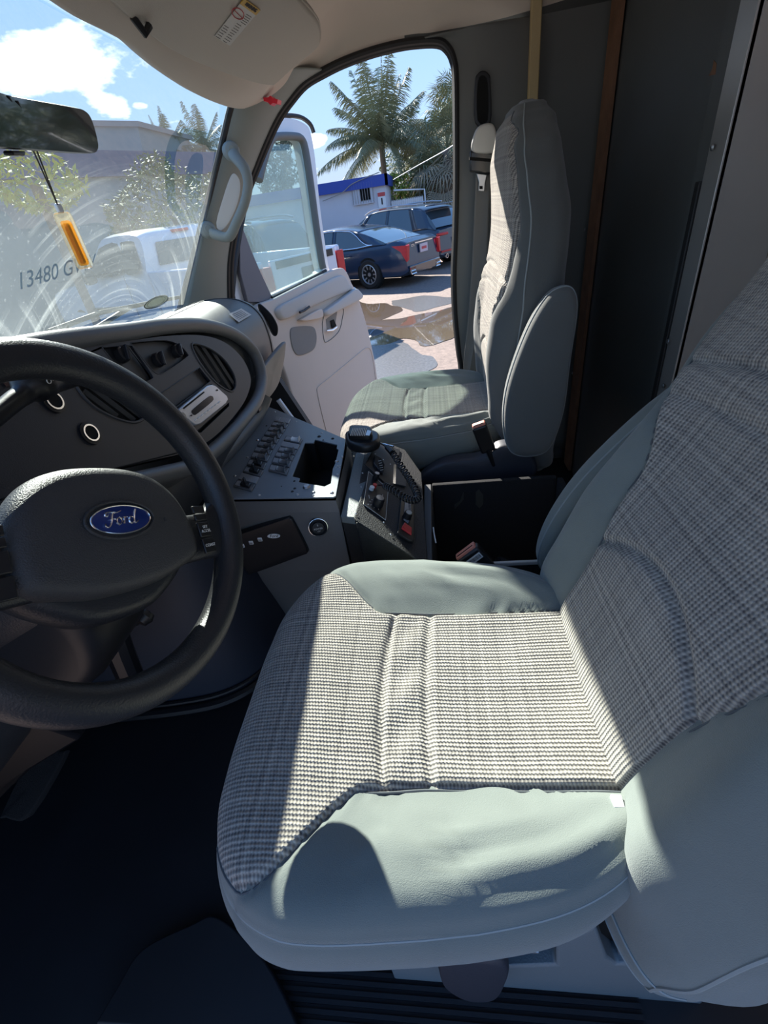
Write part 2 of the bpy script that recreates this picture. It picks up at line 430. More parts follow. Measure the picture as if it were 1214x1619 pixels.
M['rust'] = mat('rusty brown strip', (0.20, 0.10, 0.055), 0.75, ns=150, nstr=0.4, var=0.45, vs=18)
M['gold'] = mat('ochre strip', (0.5, 0.38, 0.2), 0.6, ns=150, nstr=0.3, var=0.25)
M['alu'] = mat('aluminium trim', (0.50, 0.49, 0.47), 0.42, metal=0.7, ns=100, nstr=0.1, var=0.12)
M['belt'] = mat('grey belt webbing', (0.17, 0.17, 0.165), 0.85, ns=900, nstr=0.4, var=0.08)
M['label'] = mat('pale label', (0.58, 0.56, 0.52), 0.6)
M['label_yellow'] = mat('amber label header', (0.55, 0.33, 0.05), 0.6)
M['ink'] = mat('dark print', (0.05, 0.045, 0.045), 0.7)
M['ink_red'] = mat('red print', (0.55, 0.08, 0.08), 0.7)
M['reflector'] = mat('red reflector', (0.85, 0.02, 0.05), 0.3, var=0.3, vs=90)
M['mirror_glass'] = mat('dark mirror glass', (0.02, 0.025, 0.028), 0.08, coat=0.5)
M['glass_ws'] = glass_mat('dusty windshield glass', (0.88, 0.97, 0.95), 0.05, dirt=0.34, dirt_col=(0.60, 0.66, 0.62), streak=True)
M['glass_door'] = glass_mat('greenish door glass', (0.72, 0.82, 0.79), 0.10, dirt=0.12, scale=1.2)
M['glass_car'] = mat('tinted car glass', (0.03, 0.045, 0.055), 0.06, coat=1.0, spec=0.8)
M['amber_liquid'] = mat('amber liquid', (0.75, 0.33, 0.02), 0.15, emit=None)
# ================================================================ cab shell
YS = 1.95
# floor
b = B(); b.box((0.0, 1.0, -1.10), (2.3, 2.1, 0.06)); o = struct(b.build('floor', M['mat'], None))
b = B()
for k in range(46):
    y = 0.02 + k * 0.012
    b.box((-0.06 + 0.0, y, -1.066), (0.62, 0.006, 0.006))
rb = b.build('ribbed_floor_mat', M['mat'], None); tag(rb, 'black ribbed rubber mat on the floor below the driver cushion', 'floor mat')
# moulded floor rise in front of the driver seat
path = catmull([P(150, 1619, 'z', -1.03), P(185, 1560, 'z', -1.03), P(225, 1500, 'z', -1.03), P(300, 1462, 'z', -1.03), P(345, 1450, 'z', -1.03), P(420, 1520, 'z', -1.03), P(480, 1640, 'z', -1.03)], 6)
b = B(); b.prism(path, (0, 0, -0.04)); tag(b.build('floor_hatch', M['mat'], None, bevel=0.012, seg=3), 'raised black rubber floor hatch in front of the driver cushion', 'floor hatch')

# bulkhead behind the seats
XB = 0.55
b = B()
def bk(i, j):
    y = lerp(1.16, 2.02, i); z = lerp(-1.07, 0.62, j)
    wob = 0.012 * sin((y - 1.16) * 7.0 + 0.8 + z * 1.2) * sstep(1.16, 1.25, y) * (1 - sstep(1.75, 1.85, y))
    return (XB + 0.01 + wob, y, z)
b.grid(bk, 60, 40)
b.prism([(XB + 0.04, 1.16, -1.07), (XB + 0.04, 2.02, -1.07), (XB + 0.04, 2.02, 0.62), (XB + 0.04, 1.16, 0.62)], (0.02, 0, 0))
struct(b.build('wall_rear', M['bulk'], None))
b = B(); b.box((XB + 0.135, 0.53, -0.22), (0.03, 1.20, 1.70)); struct(b.build('wall_rear', M['bulk2'], None))
def screw(b, p, n, r=0.005):
    b.lathe([(0.0, 0.0028), (r * 0.6, 0.0024), (r, 0.0008), (r, 0.0)], p, n, 10)
# rusty strip with two screws
t1 = thing('bulkhead_strip', 'rusty brown vertical strip on the grey bulkhead behind the passenger seat', 'trim strip', (XB, 1.83, -1.0))
b = B(); b.box((XB - 0.004, 1.845, -0.22), (0.012, 0.085, 1.68)); b.build('strip', M['rust'], t1, bevel=0.001)
for (px, py) in ((950, 53), (925, 363), (905, 590)):
    q = P(px, py, 'x', XB - 0.011); b = B(); screw(b, q, (-1, 0, 0), 0.006); b.build('screw', M['steel'], t1)
# aluminium edging with black gasket
t2 = thing('bulkhead_edging', 'aluminium edging strip with black gasket between grey and beige bulkhead boards', 'trim strip', (XB, 1.12, -1.0))
b = B(); b.box((XB - 0.005, 1.128, -0.22), (0.010, 0.058, 1.68)); b.box((XB + 0.055, 1.104, -0.22), (0.125, 0.010, 1.68)); b.build('strip', M['alu'], t2, bevel=0.001)
b = B(); b.box((XB - 0.008, 1.168, -0.50), (0.012, 0.018, 0.92)); b.build('gasket', M['rubber'], t2, bevel=0.002)
b = B(); b.box((XB - 0.002, 1.185, 0.0), (0.006, 0.05, 1.2)); b.build('strip', M['bulk'], t2)
for (px, py) in ((1126, 233), (1056, 540), (1048, 610)):
    q = P(px, py, 'x', XB - 0.015); b = B(); screw(b, q, (-1, 0, 0), 0.006); b.build('screw', M['steel'], t2)
# chip of lost paint on the bulkhead
q = [P(x, y, 'x', XB - 0.006) for x, y in ((1128, 95), (1132, 100), (1130, 118), (1120, 120), (1126, 108))]
b = B(); b.prism(q, (0.001, 0, 0)); tag(b.build('paint_chip', M['rust'], None), 'small rust coloured paint chip high on the grey bulkhead', 'paint chip')

# passenger side: B pillar and side wall behind the door opening
def S_(px, py, y=YS): return P(px, py, 'y', y)
open_rear = [S_(640, 67), S_(670, 63), S_(692, 64), S_(708, 74), S_(717, 92), S_(721, 120), S_(722, 200), S_(722, 300), S_(720, 380), S_(718, 440), S_(720, 500), S_(726, 560), S_(730, 592), S_(733, 640), S_(738, 720)]
open_rear = catmull(open_rear, 4)
b = B()
N = len(open_rear)
def sw(i, j):
    p = open_rear[round(i * (N - 1))]
    far = Vector((XB + 0.02, YS + 0.0, p.z))
    t = j
    rear_x = lerp(p.x, far.x, t)
    # pillar cover bulges inboard, then steps back to the wall
    bulge = 0.022 * sin(pi * min(1, t / 0.62)) if t < 0.62 else 0.0
    zz = p.z + (0.56 - p.z) * 0 
    return (rear_x, YS - bulge * sstep(0, 0.15, t) , zz)
b.grid(sw, N - 1, 40)
# part of the wall above the opening
top = open_rear[0]
b.add([(top.x, YS, top.z), (XB + 0.02, YS, top.z), (XB + 0.02, YS, 0.62), (top.x, YS, 0.62)], [(0, 1, 2, 3)])
low = open_rear[-1]
b.add([(low.x, YS, low.z), (XB + 0.02, YS, low.z), (XB + 0.02, YS, -1.1), (low.x, YS, -1.1)], [(0, 1, 2, 3)])
o = struct(b.build('wall_right', M['bpillar'], None))
sm = o.modifiers.new('thick', 'SOLIDIFY'); sm.thickness = 0.004; sm.offset = 0
# recessed slot for the belt guide
bp_ = thing('belt_guide_slot', 'tall black recessed slot for the shoulder belt guide on the pillar', 'belt guide', tuple(S_(763, 190)))
ring = [S_(x, y, YS - 0.035) for x, y in ((751, 195), (751, 130), (756, 116), (764, 112), (772, 117), (775, 130), (775, 195))]
B().pillow(catmull(ring, 4, closed=True), (0, -1, 0), 0.012, 0.004).build('slot_plate', M['black'], bp_)
ring = [S_(x, y, YS - 0.043) for x, y in ((755, 190), (755, 132), (763, 119), (771, 132), (771, 190))]
B().prism(catmull(ring, 3, closed=True), (0, 0.003, 0)).build('slot', M['void'], bp_)
# ochre strip at the corner
q0, q1 = S_(848, 0), S_(836, 165)
b = B(); b.box(((q0.x + q1.x) / 2 , YS - 0.03, -0.2), (0.030, 0.025, 1.6)); tag(b.build('corner_strip', M['gold'], None, bevel=0.003), 'ochre yellow vertical strip beside the belt pillar', 'trim strip')

# shoulder belt: guide, webbing, tongue
sb = thing('seat_belt', 'grey shoulder belt hanging at the pillar beside the passenger seat', 'seat belt', tuple(S_(750, 590, 1.88)))
yb = 1.87
def U_(px, py, y=yb): return P(px, py, 'y', y)
o3 = catmull([U_(745, 236), U_(750, 210), U_(760, 198), U_(778, 196), U_(785, 215), U_(782, 240), U_(760, 243)], 5, closed=True)
B().pillow(o3, (0, -1, 0), 0.03, 0.01).build('guide_cover', M['label'], sb)
b = B(); b.prism([U_(743, 238), U_(786, 242), U_(786, 276), U_(743, 272)], (0, 0.035, 0)); b.build('guide_frame', M['black_gloss'], sb, bevel=0.005)
b = B(); b.prism([U_(742, 248, yb - 0.004), U_(787, 252, yb - 0.004), U_(787, 257, yb - 0.004), U_(742, 253, yb - 0.004)], (0, 0.01, 0)); b.build('guide_slot', M['void'], sb)
for (xa, ya_, xb, yb_) in ((757, 276, 760, 303),):
    b = B(); b.prism([U_(753, 274), U_(770, 276), U_(767, 290), U_(766, 303), U_(756, 302), U_(757, 288)], (0, 0.006, 0)); b.build('tongue', M['steel'], sb, bevel=0.002)
    b = B(); b.prism([U_(758, 294, yb - 0.002), U_(763, 294, yb - 0.002), U_(763, 299, yb - 0.002), U_(758, 299, yb - 0.002)], (0, 0.003, 0)); b.build('tongue_hole', M['void'], sb)
def web(i, j):
    L_ = [U_(752, 276, 1.885), U_(750, 330, 1.888), U_(746, 420, 1.89), U_(740, 500, 1.89), U_(733, 570, 1.88), U_(731, 598, 1.87)]
    R_ = [U_(776, 277, 1.882), U_(773, 330, 1.885), U_(770, 420, 1.88), U_(760, 500, 1.88), U_(746, 570, 1.872), U_(742, 598, 1.86)]
    n = 5; k = min(int(i * n), n - 1); t = i * n - k
    return (L_[k].lerp(L_[k + 1], t)).lerp(R_[k].lerp(R_[k + 1], t), j) + Vector((0, 0.003 * sin(j * pi), 0))
b = B(); b.grid(web, 40, 8); o = b.build('webbing', M['belt'], sb); sm = o.modifiers.new('t', 'SOLIDIFY'); sm.thickness = 0.0015

# door opening seal and header rail
front_edge = [S_(373, 640), S_(366, 560), S_(362, 500), S_(360, 440), S_(362, 400), S_(372, 345), S_(388, 300), S_(403, 262), S_(418, 225), S_(437, 185), S_(458, 155), S_(480, 130), S_(510, 112)]
header = [S_(540, 97), S_(580, 82), S_(620, 71), S_(655, 65)]
seal = catmull(front_edge + header + [S_(692, 64), S_(708, 74), S_(717, 92), S_(721, 120), S_(722, 200), S_(722, 300), S_(720, 380), S_(718, 440), S_(720, 500), S_(726, 560), S_(730, 592), S_(738, 720), S_(748, 900)], 4)
b = B(); b.tube([p + Vector((0, 0.0, 0)) for p in seal], 0.0095, 8); struct(b.build('trim_1', M['rubber'], None))
b = B(); b.tube([p + Vector((0, 0.035, 0)) for p in seal], 0.012, 8); struct(b.build('trim_2', M['rubber'], None))
# sill
b = B(); b.box((-0.32, 1.97, -1.06), (0.95, 0.10, 0.12)); struct(b.build('trim_3', M['bpillar'], None, bevel=0.01))

# A pillar trim with the windshield edge on its left
rightE = [S_(362, 500), S_(360, 440), S_(362, 400), S_(372, 345), S_(388, 300), S_(403, 262), S_(418, 225), S_(437, 185), S_(458, 155), S_(480, 130), S_(512, 110)]
def W_(px, py): return P(px, py, 'y', 1.80)
leftE = [W_(283, 500), W_(296, 450), W_(306, 412), W_(318, 365), W_(331, 318), W_(340, 282), W_(349, 246), W_(358, 208), W_(368, 168), W_(380, 140), W_(400, 112)]
rE, lE = catmull(rightE, 5), catmull(leftE, 5)
b = B(); n_ = len(rE) - 1
def pil(i, j):
    a_, c_ = lE[round(i * n_)], rE[round(i * n_)]
    p = a_.lerp(c_, j); bul = sin(pi * j) ** 0.8 * 0.022
    return p + Vector((bul * 0.6, -bul, 0))
b.grid(pil, n_, 16)
ap = struct(b.build('trim_4', M['pillar'], None))
sm = ap.modifiers.new('thick', 'SOLIDIFY'); sm.thickness = 0.004; sm.offset = 0
b = B(); b.tube([p + Vector((-0.006, 0.0, 0)) for p in lE], 0.010, 8); struct(b.build('trim_5', M['rubber'], None))

# grab handle on the A pillar
gh = thing('grab_handle', 'grey plastic grab handle with two round caps on the windshield pillar', 'grab handle', tuple(P(345, 370, 'y', 1.76)))
def G_(px, py, y=1.78): return P(px, py, 'y', y)
hp = catmull([G_(366, 236, 1.81), G_(372, 248, 1.775), G_(386, 266, 1.755), G_(392, 290, 1.75), G_(387, 320, 1.75), G_(374, 352, 1.755), G_(362, 374, 1.765), G_(344, 372, 1.78), G_(330, 366, 1.80)], 6)
rr_ = [0.021 - 0.006 * sin(pi * k / (len(hp) - 1)) for k in range(len(hp))]
b = B(); b.tube(hp, rr_, 14, flat=(1.0, 0.8)); b.build('handle_bar', M['pillar'], gh, sharp=60)
for (x, y, yy) in ((366, 238, 1.79), (329, 363, 1.788)):
    q = G_(x, y, yy); b = B(); b.lathe([(0.0, 0.012), (0.012, 0.012), (0.020, 0.009), (0.026, 0.0), (0.028, -0.012)], q, (0.45, -0.85, 0.1), 24); b.build('end_cap', M['pillar'], gh)
    b = B(); b.lathe([(0.0, 0.0145), (0.011, 0.0145), (0.0125, 0.0120)], q, (0.45, -0.85, 0.1), 24); b.build('cap_disc', M['pillar'], gh)
ins_ = [G_(x, y, 1.792) for x, y in ((372, 275), (380, 290), (376, 320), (362, 352), (348, 366), (342, 352), (352, 315), (364, 280))]
B().pillow(catmull(ins_, 3, closed=True), (0.45, -0.85, 0.1), 0.006, 0.003).build('recess_panel', M['headliner'], gh)

# red reflector sticker on the pillar
q = [P(x, y, 'y', 1.815) for x, y in ((416, 154), (424, 154), (427, 151), (431, 155), (439, 157), (438, 164), (431, 163), (427, 166), (423, 161), (417, 160))]
b = B(); b.prism(q, (0.004, 0.03, 0)); tag(b.build('red_sticker', M['reflector'], None), 'small glossy red sticker at the top of the windshield pillar', 'sticker')

# ---- headliner
def head_z(x, y):
    # header lip rises backwards, drops towards the door rail
    z = 0.275 + 0.23 * sstep(-0.62, -0.18, x)
    z -= (z - 0.375) * sstep(1.72, 1.96, y) if z > 0.375 else 0
    return z
hl = []
hedge = [(80, -2), (110, 18), (150, 38), (190, 60), (222, 88), (250, 110), (290, 136), (330, 155), (360, 165), (376, 166)]
hx = (-0.43, -0.435, -0.44, -0.445, -0.45, -0.455, -0.46, -0.475, -0.52, -0.555)
hedge3 = catmull([P(x, y, 'x', hx[k]) for k, (x, y) in enumerate(hedge)], 4)
hedge3 = [Vector((hedge3[0].x + 0.02, -0.25, hedge3[0].z + 0.05)), Vector((hedge3[0].x, 0.35, hedge3[0].z + 0.02))] + hedge3
rail = S_(480, 130)
nH = len(hedge3) - 1
def hd(i, j):
    p = hedge3[round(i * nH)]
    # j 0..0.12: rolled lip ; then rearwards
    if j < 0.15:
        q = j / 0.15 * pi / 2
        return p + Vector((0.03 * (1 - cos(q)) - 0.012, 0, 0.012 * (1 - sin(q)) - 0.0 - 0.012 * (1 - cos(q))))
    t = (j - 0.15) / 0.85; x = lerp(p.x + 0.018, 0.56, t)
    z0 = p.z - 0.012; zr = 0.50
    z = z0 + (zr - z0) * sstep(p.x, -0.12, x)
    yb_ = p.y
    return Vector((x, yb_, z))
b = B(); b.grid(hd, nH, 40)
# side part: from the last edge point towards the header rail over the door
p_last = hedge3[-1]
railpts = catmull([S_(400, 135), S_(437, 150), S_(470, 132), S_(512, 108), S_(545, 94), S_(580, 82), S_(620, 71), S_(655, 65), S_(692, 62), S_(800, 40), Vector((0.56, YS, 0.42))], 4)
def sidep(i, j):
    k = i * (len(railpts) - 1); r_ = railpts[round(k)]
    x = r_.x
    z0 = p_last.z - 0.012; zi = z0 + (0.50 - z0) * sstep(p_last.x, -0.12, x)
    q = j * pi / 2
    return Vector((x, lerp(p_last.y - 0.02, YS, sin(q)), lerp(zi, r_.z, 1 - cos(q))))
b.grid(sidep, len(railpts) - 1, 12)
o = struct(b.build('ceiling', M['headliner'], None, sharp=60))
# roof skin over it so that no sky light leaks through
b = B(); b.box((0.06, 0.97, 0.60), (1.10, 2.0, 0.04)); struct(b.build('ceiling_skin', M['white_paint'], None))
o.name = 'ceiling'

# ---- sun visor, folded up under the headliner
vz = 0.30
def Vp(px, py):
    # plane of the visor: rises backwards from the header
    return PP(px, py, (-0.45, 1.2, 0.246), Vector((-0.30, 0.0, 1.0)))
vo = catmull([Vp(130, -60), Vp(170, -10), Vp(205, 22), Vp(262, 66), Vp(330, 98), Vp(395, 121), Vp(425, 127), Vp(434, 124), Vp(462, 98), Vp(498, 68), Vp(505, 50), Vp(500, 25), Vp(478, -2), Vp(440, -40), Vp(300, -90)], 6, closed=True)
vs_ = thing('sun_visor', 'beige sun visor with warning label folded up above the windshield', 'sun visor', tuple(Vp(330, 60)))
nv = Vector((-0.30, 0, 1.0)).normalized()
B().pillow(vo, nv, 0.024, 0.012, 0.002).build('visor_panel', M['visor'], vs_, sharp=70)
cc = sum(vo, Vector()) / len(vo)
B().tube([cc + (p - cc) * 1.0 - nv * 0.004 for p in vo], 0.0022, 6, closed=True).build('edge_seam', M['visor'], vs_)
def Vl(px, py): return PP(px, py, Vector((-0.45, 1.2, 0.246)) - nv * 0.0146, nv)
b = B(); b.prism([Vl(385, -2), Vl(410, 16), Vl(363, 72), Vl(339, 57)], -nv * 0.0006); b.build('warning_label', M['label'], vs_)
b = B(); b.prism([Vl(386, -3), Vl(411, 15), Vl(404, 23), Vl(379, 5)], -nv * 0.0012); b.build('label_header', M['label_yellow'], vs_)
rg = [Vl(375.5 + 9 * cos(a_ * pi / 12) + 3 * sin(a_ * pi / 12), 20 + 9 * sin(a_ * pi / 12)) - nv * 0.0012 for a_ in range(24)]
b = B(); b.tube(rg, 0.0007, 4, closed=True); b.tube([Vl(369, 14) - nv * 0.0012, Vl(382, 27) - nv * 0.0012], 0.0007, 4); b.build('label_symbol', M['ink_red'], vs_)
b = B(); random.seed(3)
for k in range(9):
    t = k / 8; x0_, y0_ = lerp(372, 350, t), lerp(35, 62, t)
    for (a0, a1) in ((-10, -1), (1.5, 10)):
        if k < 3 and a0 < 0: continue
        d0 = a0 + random.uniform(0, 1); d1 = a1 - random.uniform(0, 2.5)
        b.tube([Vl(x0_ + d0, y0_ + d0 * 0.62) - nv * 0.0007, Vl(x0_ + d1, y0_ + d1 * 0.62) - nv * 0.0007], 0.0005, 4)
for k in range(5):
    t = k / 4; x0_, y0_ = lerp(393, 384, t), lerp(24, 36, t)
    b.tube([Vl(x0_ - 4, y0_ - 2.5) - nv * 0.0007, Vl(x0_ + 4, y0_ + 2.5) - nv * 0.0007], 0.0005, 4)
b.build('label_print', M['ink'], vs_)
text_mesh('label_title', 'WARNING', 0.009, Vl(396, 10) - nv * 0.0016, Vl(407, 17) - Vl(386, 2), Vl(396, 5) - Vl(392, 12), M['ink'], vs_)
# visor clip
q = Vp(211, 17) - nv * 0.01
b = B(); b.tube([q + Vector((0, -0.015, 0)), q + Vector((0.004, 0, -0.014)), q + Vector((0.008, 0.012, -0.004))], 0.005, 8); b.build('visor_clip', M['black'], vs_)

# ---- windshield
wa, wb = Vector((-0.93, 0, -0.235)), Vector((-0.545, 0, 0.345))
def ws(i, j):
    y = lerp(-0.15, 1.84, i); s_ = lerp(0, 1.12, j); p = wa.lerp(wb, s_); c_ = (abs(y - 0.95) / 0.9) ** 2.4
    return (p.x + 0.02 * c_ - 0.02, y, p.z)
L_ws = (wb - wa).length
b = B(); b.grid(ws, 30, 16, uvfn=lambda i, j: (lerp(-0.15, 1.84, i), j * 1.12 * L_ws))
o = struct(b.build('window_1', M['glass_ws'], None))
wp0 = wa + Vector((-0.02, 0, 0)); wdir = (wb - wa).normalized(); wn_ = Vector((wdir.z, 0, -wdir.x))
def WSp(px, py, off=0.006): return PP(px, py, wp0 + wn_ * off, wn_)
# mirrored writing on the glass, dealer's paint pen
txt = text_mesh('glass_writing', '13480 GVW', 0.050, WSp(94, 426, -0.004), WSp(150, 410, -0.004) - WSp(40, 440, -0.004), WSp(90, 400, -0.004) - WSp(95, 440, -0.004), mat('blue grey paint pen', (0.10, 0.19, 0.28), 0.8, alpha=0.7), None, depth=0.0002)
tag(txt, 'faded weight figures written in paint pen low on the windshield', 'writing')
# oval sticker low on the glass
oc = WSp(247, 477, 0.004)
ex = WSp(265, 471, 0.004) - oc; ey = WSp(249, 468, 0.004) - oc
st = thing('oval_sticker', 'oval cream sticker low in the corner of the windshield', 'sticker', tuple(oc))
b = B(); b.prism([oc + ex * cos(k * pi / 16) + ey * sin(k * pi / 16) for k in range(32)], wn_ * 0.0008); b.build('disc', mat('cream film', (0.62, 0.60, 0.45), 0.7, alpha=0.75), st)
b = B(); b.tube([oc + wn_ * 0.001 + (ex * cos(k * pi / 16) + ey * sin(k * pi / 16)) * 0.97 for k in range(32)], 0.0014, 4, closed=True); b.tube([oc + wn_ * 0.001 + (ex * cos(k * pi / 16) + ey * sin(k * pi / 16)) * 0.75 for k in range(32)], 0.0007, 4, closed=True); b.build('border', M['ink'], st)

# ---- rear view mirror
mr = thing('rear_view_mirror', 'black framed rear view mirror hanging from the windshield', 'mirror', (-0.6, 0.9, 0.17))
def Mp(px, py, off=0.0): return PP(px, py, Vector((-0.585 + off, 1.0, 0.17)), Vector((1, 0.25, -0.12)))
mo = catmull([Mp(-160, 115), Mp(-60, 132), Mp(0, 150), Mp(100, 168), Mp(122, 174), Mp(134, 188), Mp(144, 222), Mp(144, 238), Mp(132, 243), Mp(60, 239), Mp(0, 235), Mp(-100, 230), Mp(-170, 220), Mp(-180, 160)], 5, closed=True)
mn = Vector((1, 0.25, -0.12)).normalized()
B().pillow(mo, mn, 0.026, 0.010, 0.0).build('mirror_housing', M['black'], mr, sharp=60)
cc = sum(mo, Vector()) / len(mo)
b = B(); b.prism([cc + (p - cc) * 0.955 + mn * 0.0132 for p in mo], mn * 0.001); b.build('mirror_glass', M['mirror_glass'], mr)
b = B(); b.prism([Mp(3, 238), Mp(26, 239), Mp(24, 247), Mp(5, 246)], mn * 0.012); b.build('tilt_tab', M['black'], mr, bevel=0.002)
b = B(); b.tube([cc - mn * 0.01 + Vector((0, -0.05, 0.02)), cc + Vector((-0.07, -0.06, 0.06))], 0.008, 8); b.build('mirror_stem', M['black'], mr)
# air freshener on two cords
kx = P(92, 326, 'x', -0.60)
af = thing('air_freshener', 'clear vial of amber liquid hanging on two thin cords from the mirror', 'air freshener', tuple(kx))
b = B()
for (px, py) in ((28, 160), (14, 152)):
    q = Mp(px, py, 0.016); b.tube([q, q.lerp(kx, 0.5), kx], 0.0011, 6)
b.build('cord', M['ink'], af)
kb = P(126, 402, 'x', -0.60)
ax_ = (kb - kx).normalized(); ax_ = Vector((0.0, 0.02, -1)).normalized(); L_ = (kb - kx).length
sd_ = Vector((0.35, 1, 0)).normalized(); fr_ = ax_.cross(sd_)
def rr(w, l0, l1, r):
    out = []
    for (cx_, cl_, a0) in ((w - r, l0 + r, -pi / 2), (w - r, l1 - r, 0), (-w + r, l1 - r, pi / 2), (-w + r, l0 + r, pi)):
        for k in range(5):
            a_ = a0 + k / 4 * pi / 2; out.append(kx + sd_ * (cx_ + r * cos(a_)) + ax_ * (cl_ + r * sin(a_)))
    return out
M['vial'] = glass_mat('clear vial plastic', (0.90, 0.88, 0.80), 0.25, dirt=0.25, dirt_col=(0.8, 0.7, 0.5), scale=3)
B().pillow(rr(0.0135, 0.008, 0.092, 0.005), fr_, 0.012, 0.0045).build('vial', M['vial'], af)
M['amber'] = glass_mat('amber liquid', (1.0, 0.70, 0.22), 0.1, dirt=0.55, dirt_col=(0.95, 0.55, 0.12), scale=2)
B().pillow(rr(0.0085, 0.020, 0.087, 0.004), fr_, 0.007, 0.003).build('liquid', M['amber'], af)
B().pillow(rr(0.005, -0.004, 0.010, 0.003), fr_, 0.008, 0.003).build('neck', M['white'], af)
B().pillow(rr(0.0024, 0.024, 0.084, 0.002), fr_ , 0.0095, 0.002).build('wick', mat('ochre wick', (0.75, 0.36, 0.02), 0.7), af)

# wiper outside the glass
wpr = thing('wiper', 'dark windshield wiper lying along the foot of the glass', 'wiper', tuple(WSp(200, 500, -0.03)))
b = B(); b.tube([WSp(78, 524, -0.02), WSp(160, 494, -0.02), WSp(283, 470, -0.02)], 0.0045, 6, flat=(1, 1.5)); b.build('blade', M['rubber'], wpr)
b = B(); b.tube([WSp(90, 560, -0.05), WSp(150, 520, -0.035), WSp(205, 486, -0.03)], 0.007, 6); b.tube([WSp(150, 489, -0.03), WSp(205, 486, -0.03), WSp(240, 478, -0.03)], 0.004, 6); b.build('arm', M['black'], wpr)

# driver side of the cab: pillar and wall behind the open driver door, windshield pillar in front of it
b = B(); b.box((0.66, -0.12, -0.25), (0.24, 0.06, 1.7)); b.box((-0.1, -0.10, 0.56), (1.4, 0.06, 0.06)); struct(b.build('wall_left', M['bpillar'], None, bevel=0.01))
b = B(); b.tube([Vector((-0.92, -0.15, -0.22)), Vector((-0.55, -0.12, 0.34)), Vector((-0.35, -0.10, 0.52))], 0.035, 10); b.build('trim_8', M['pillar'], None); struct(bpy.data.objects['trim_8'])
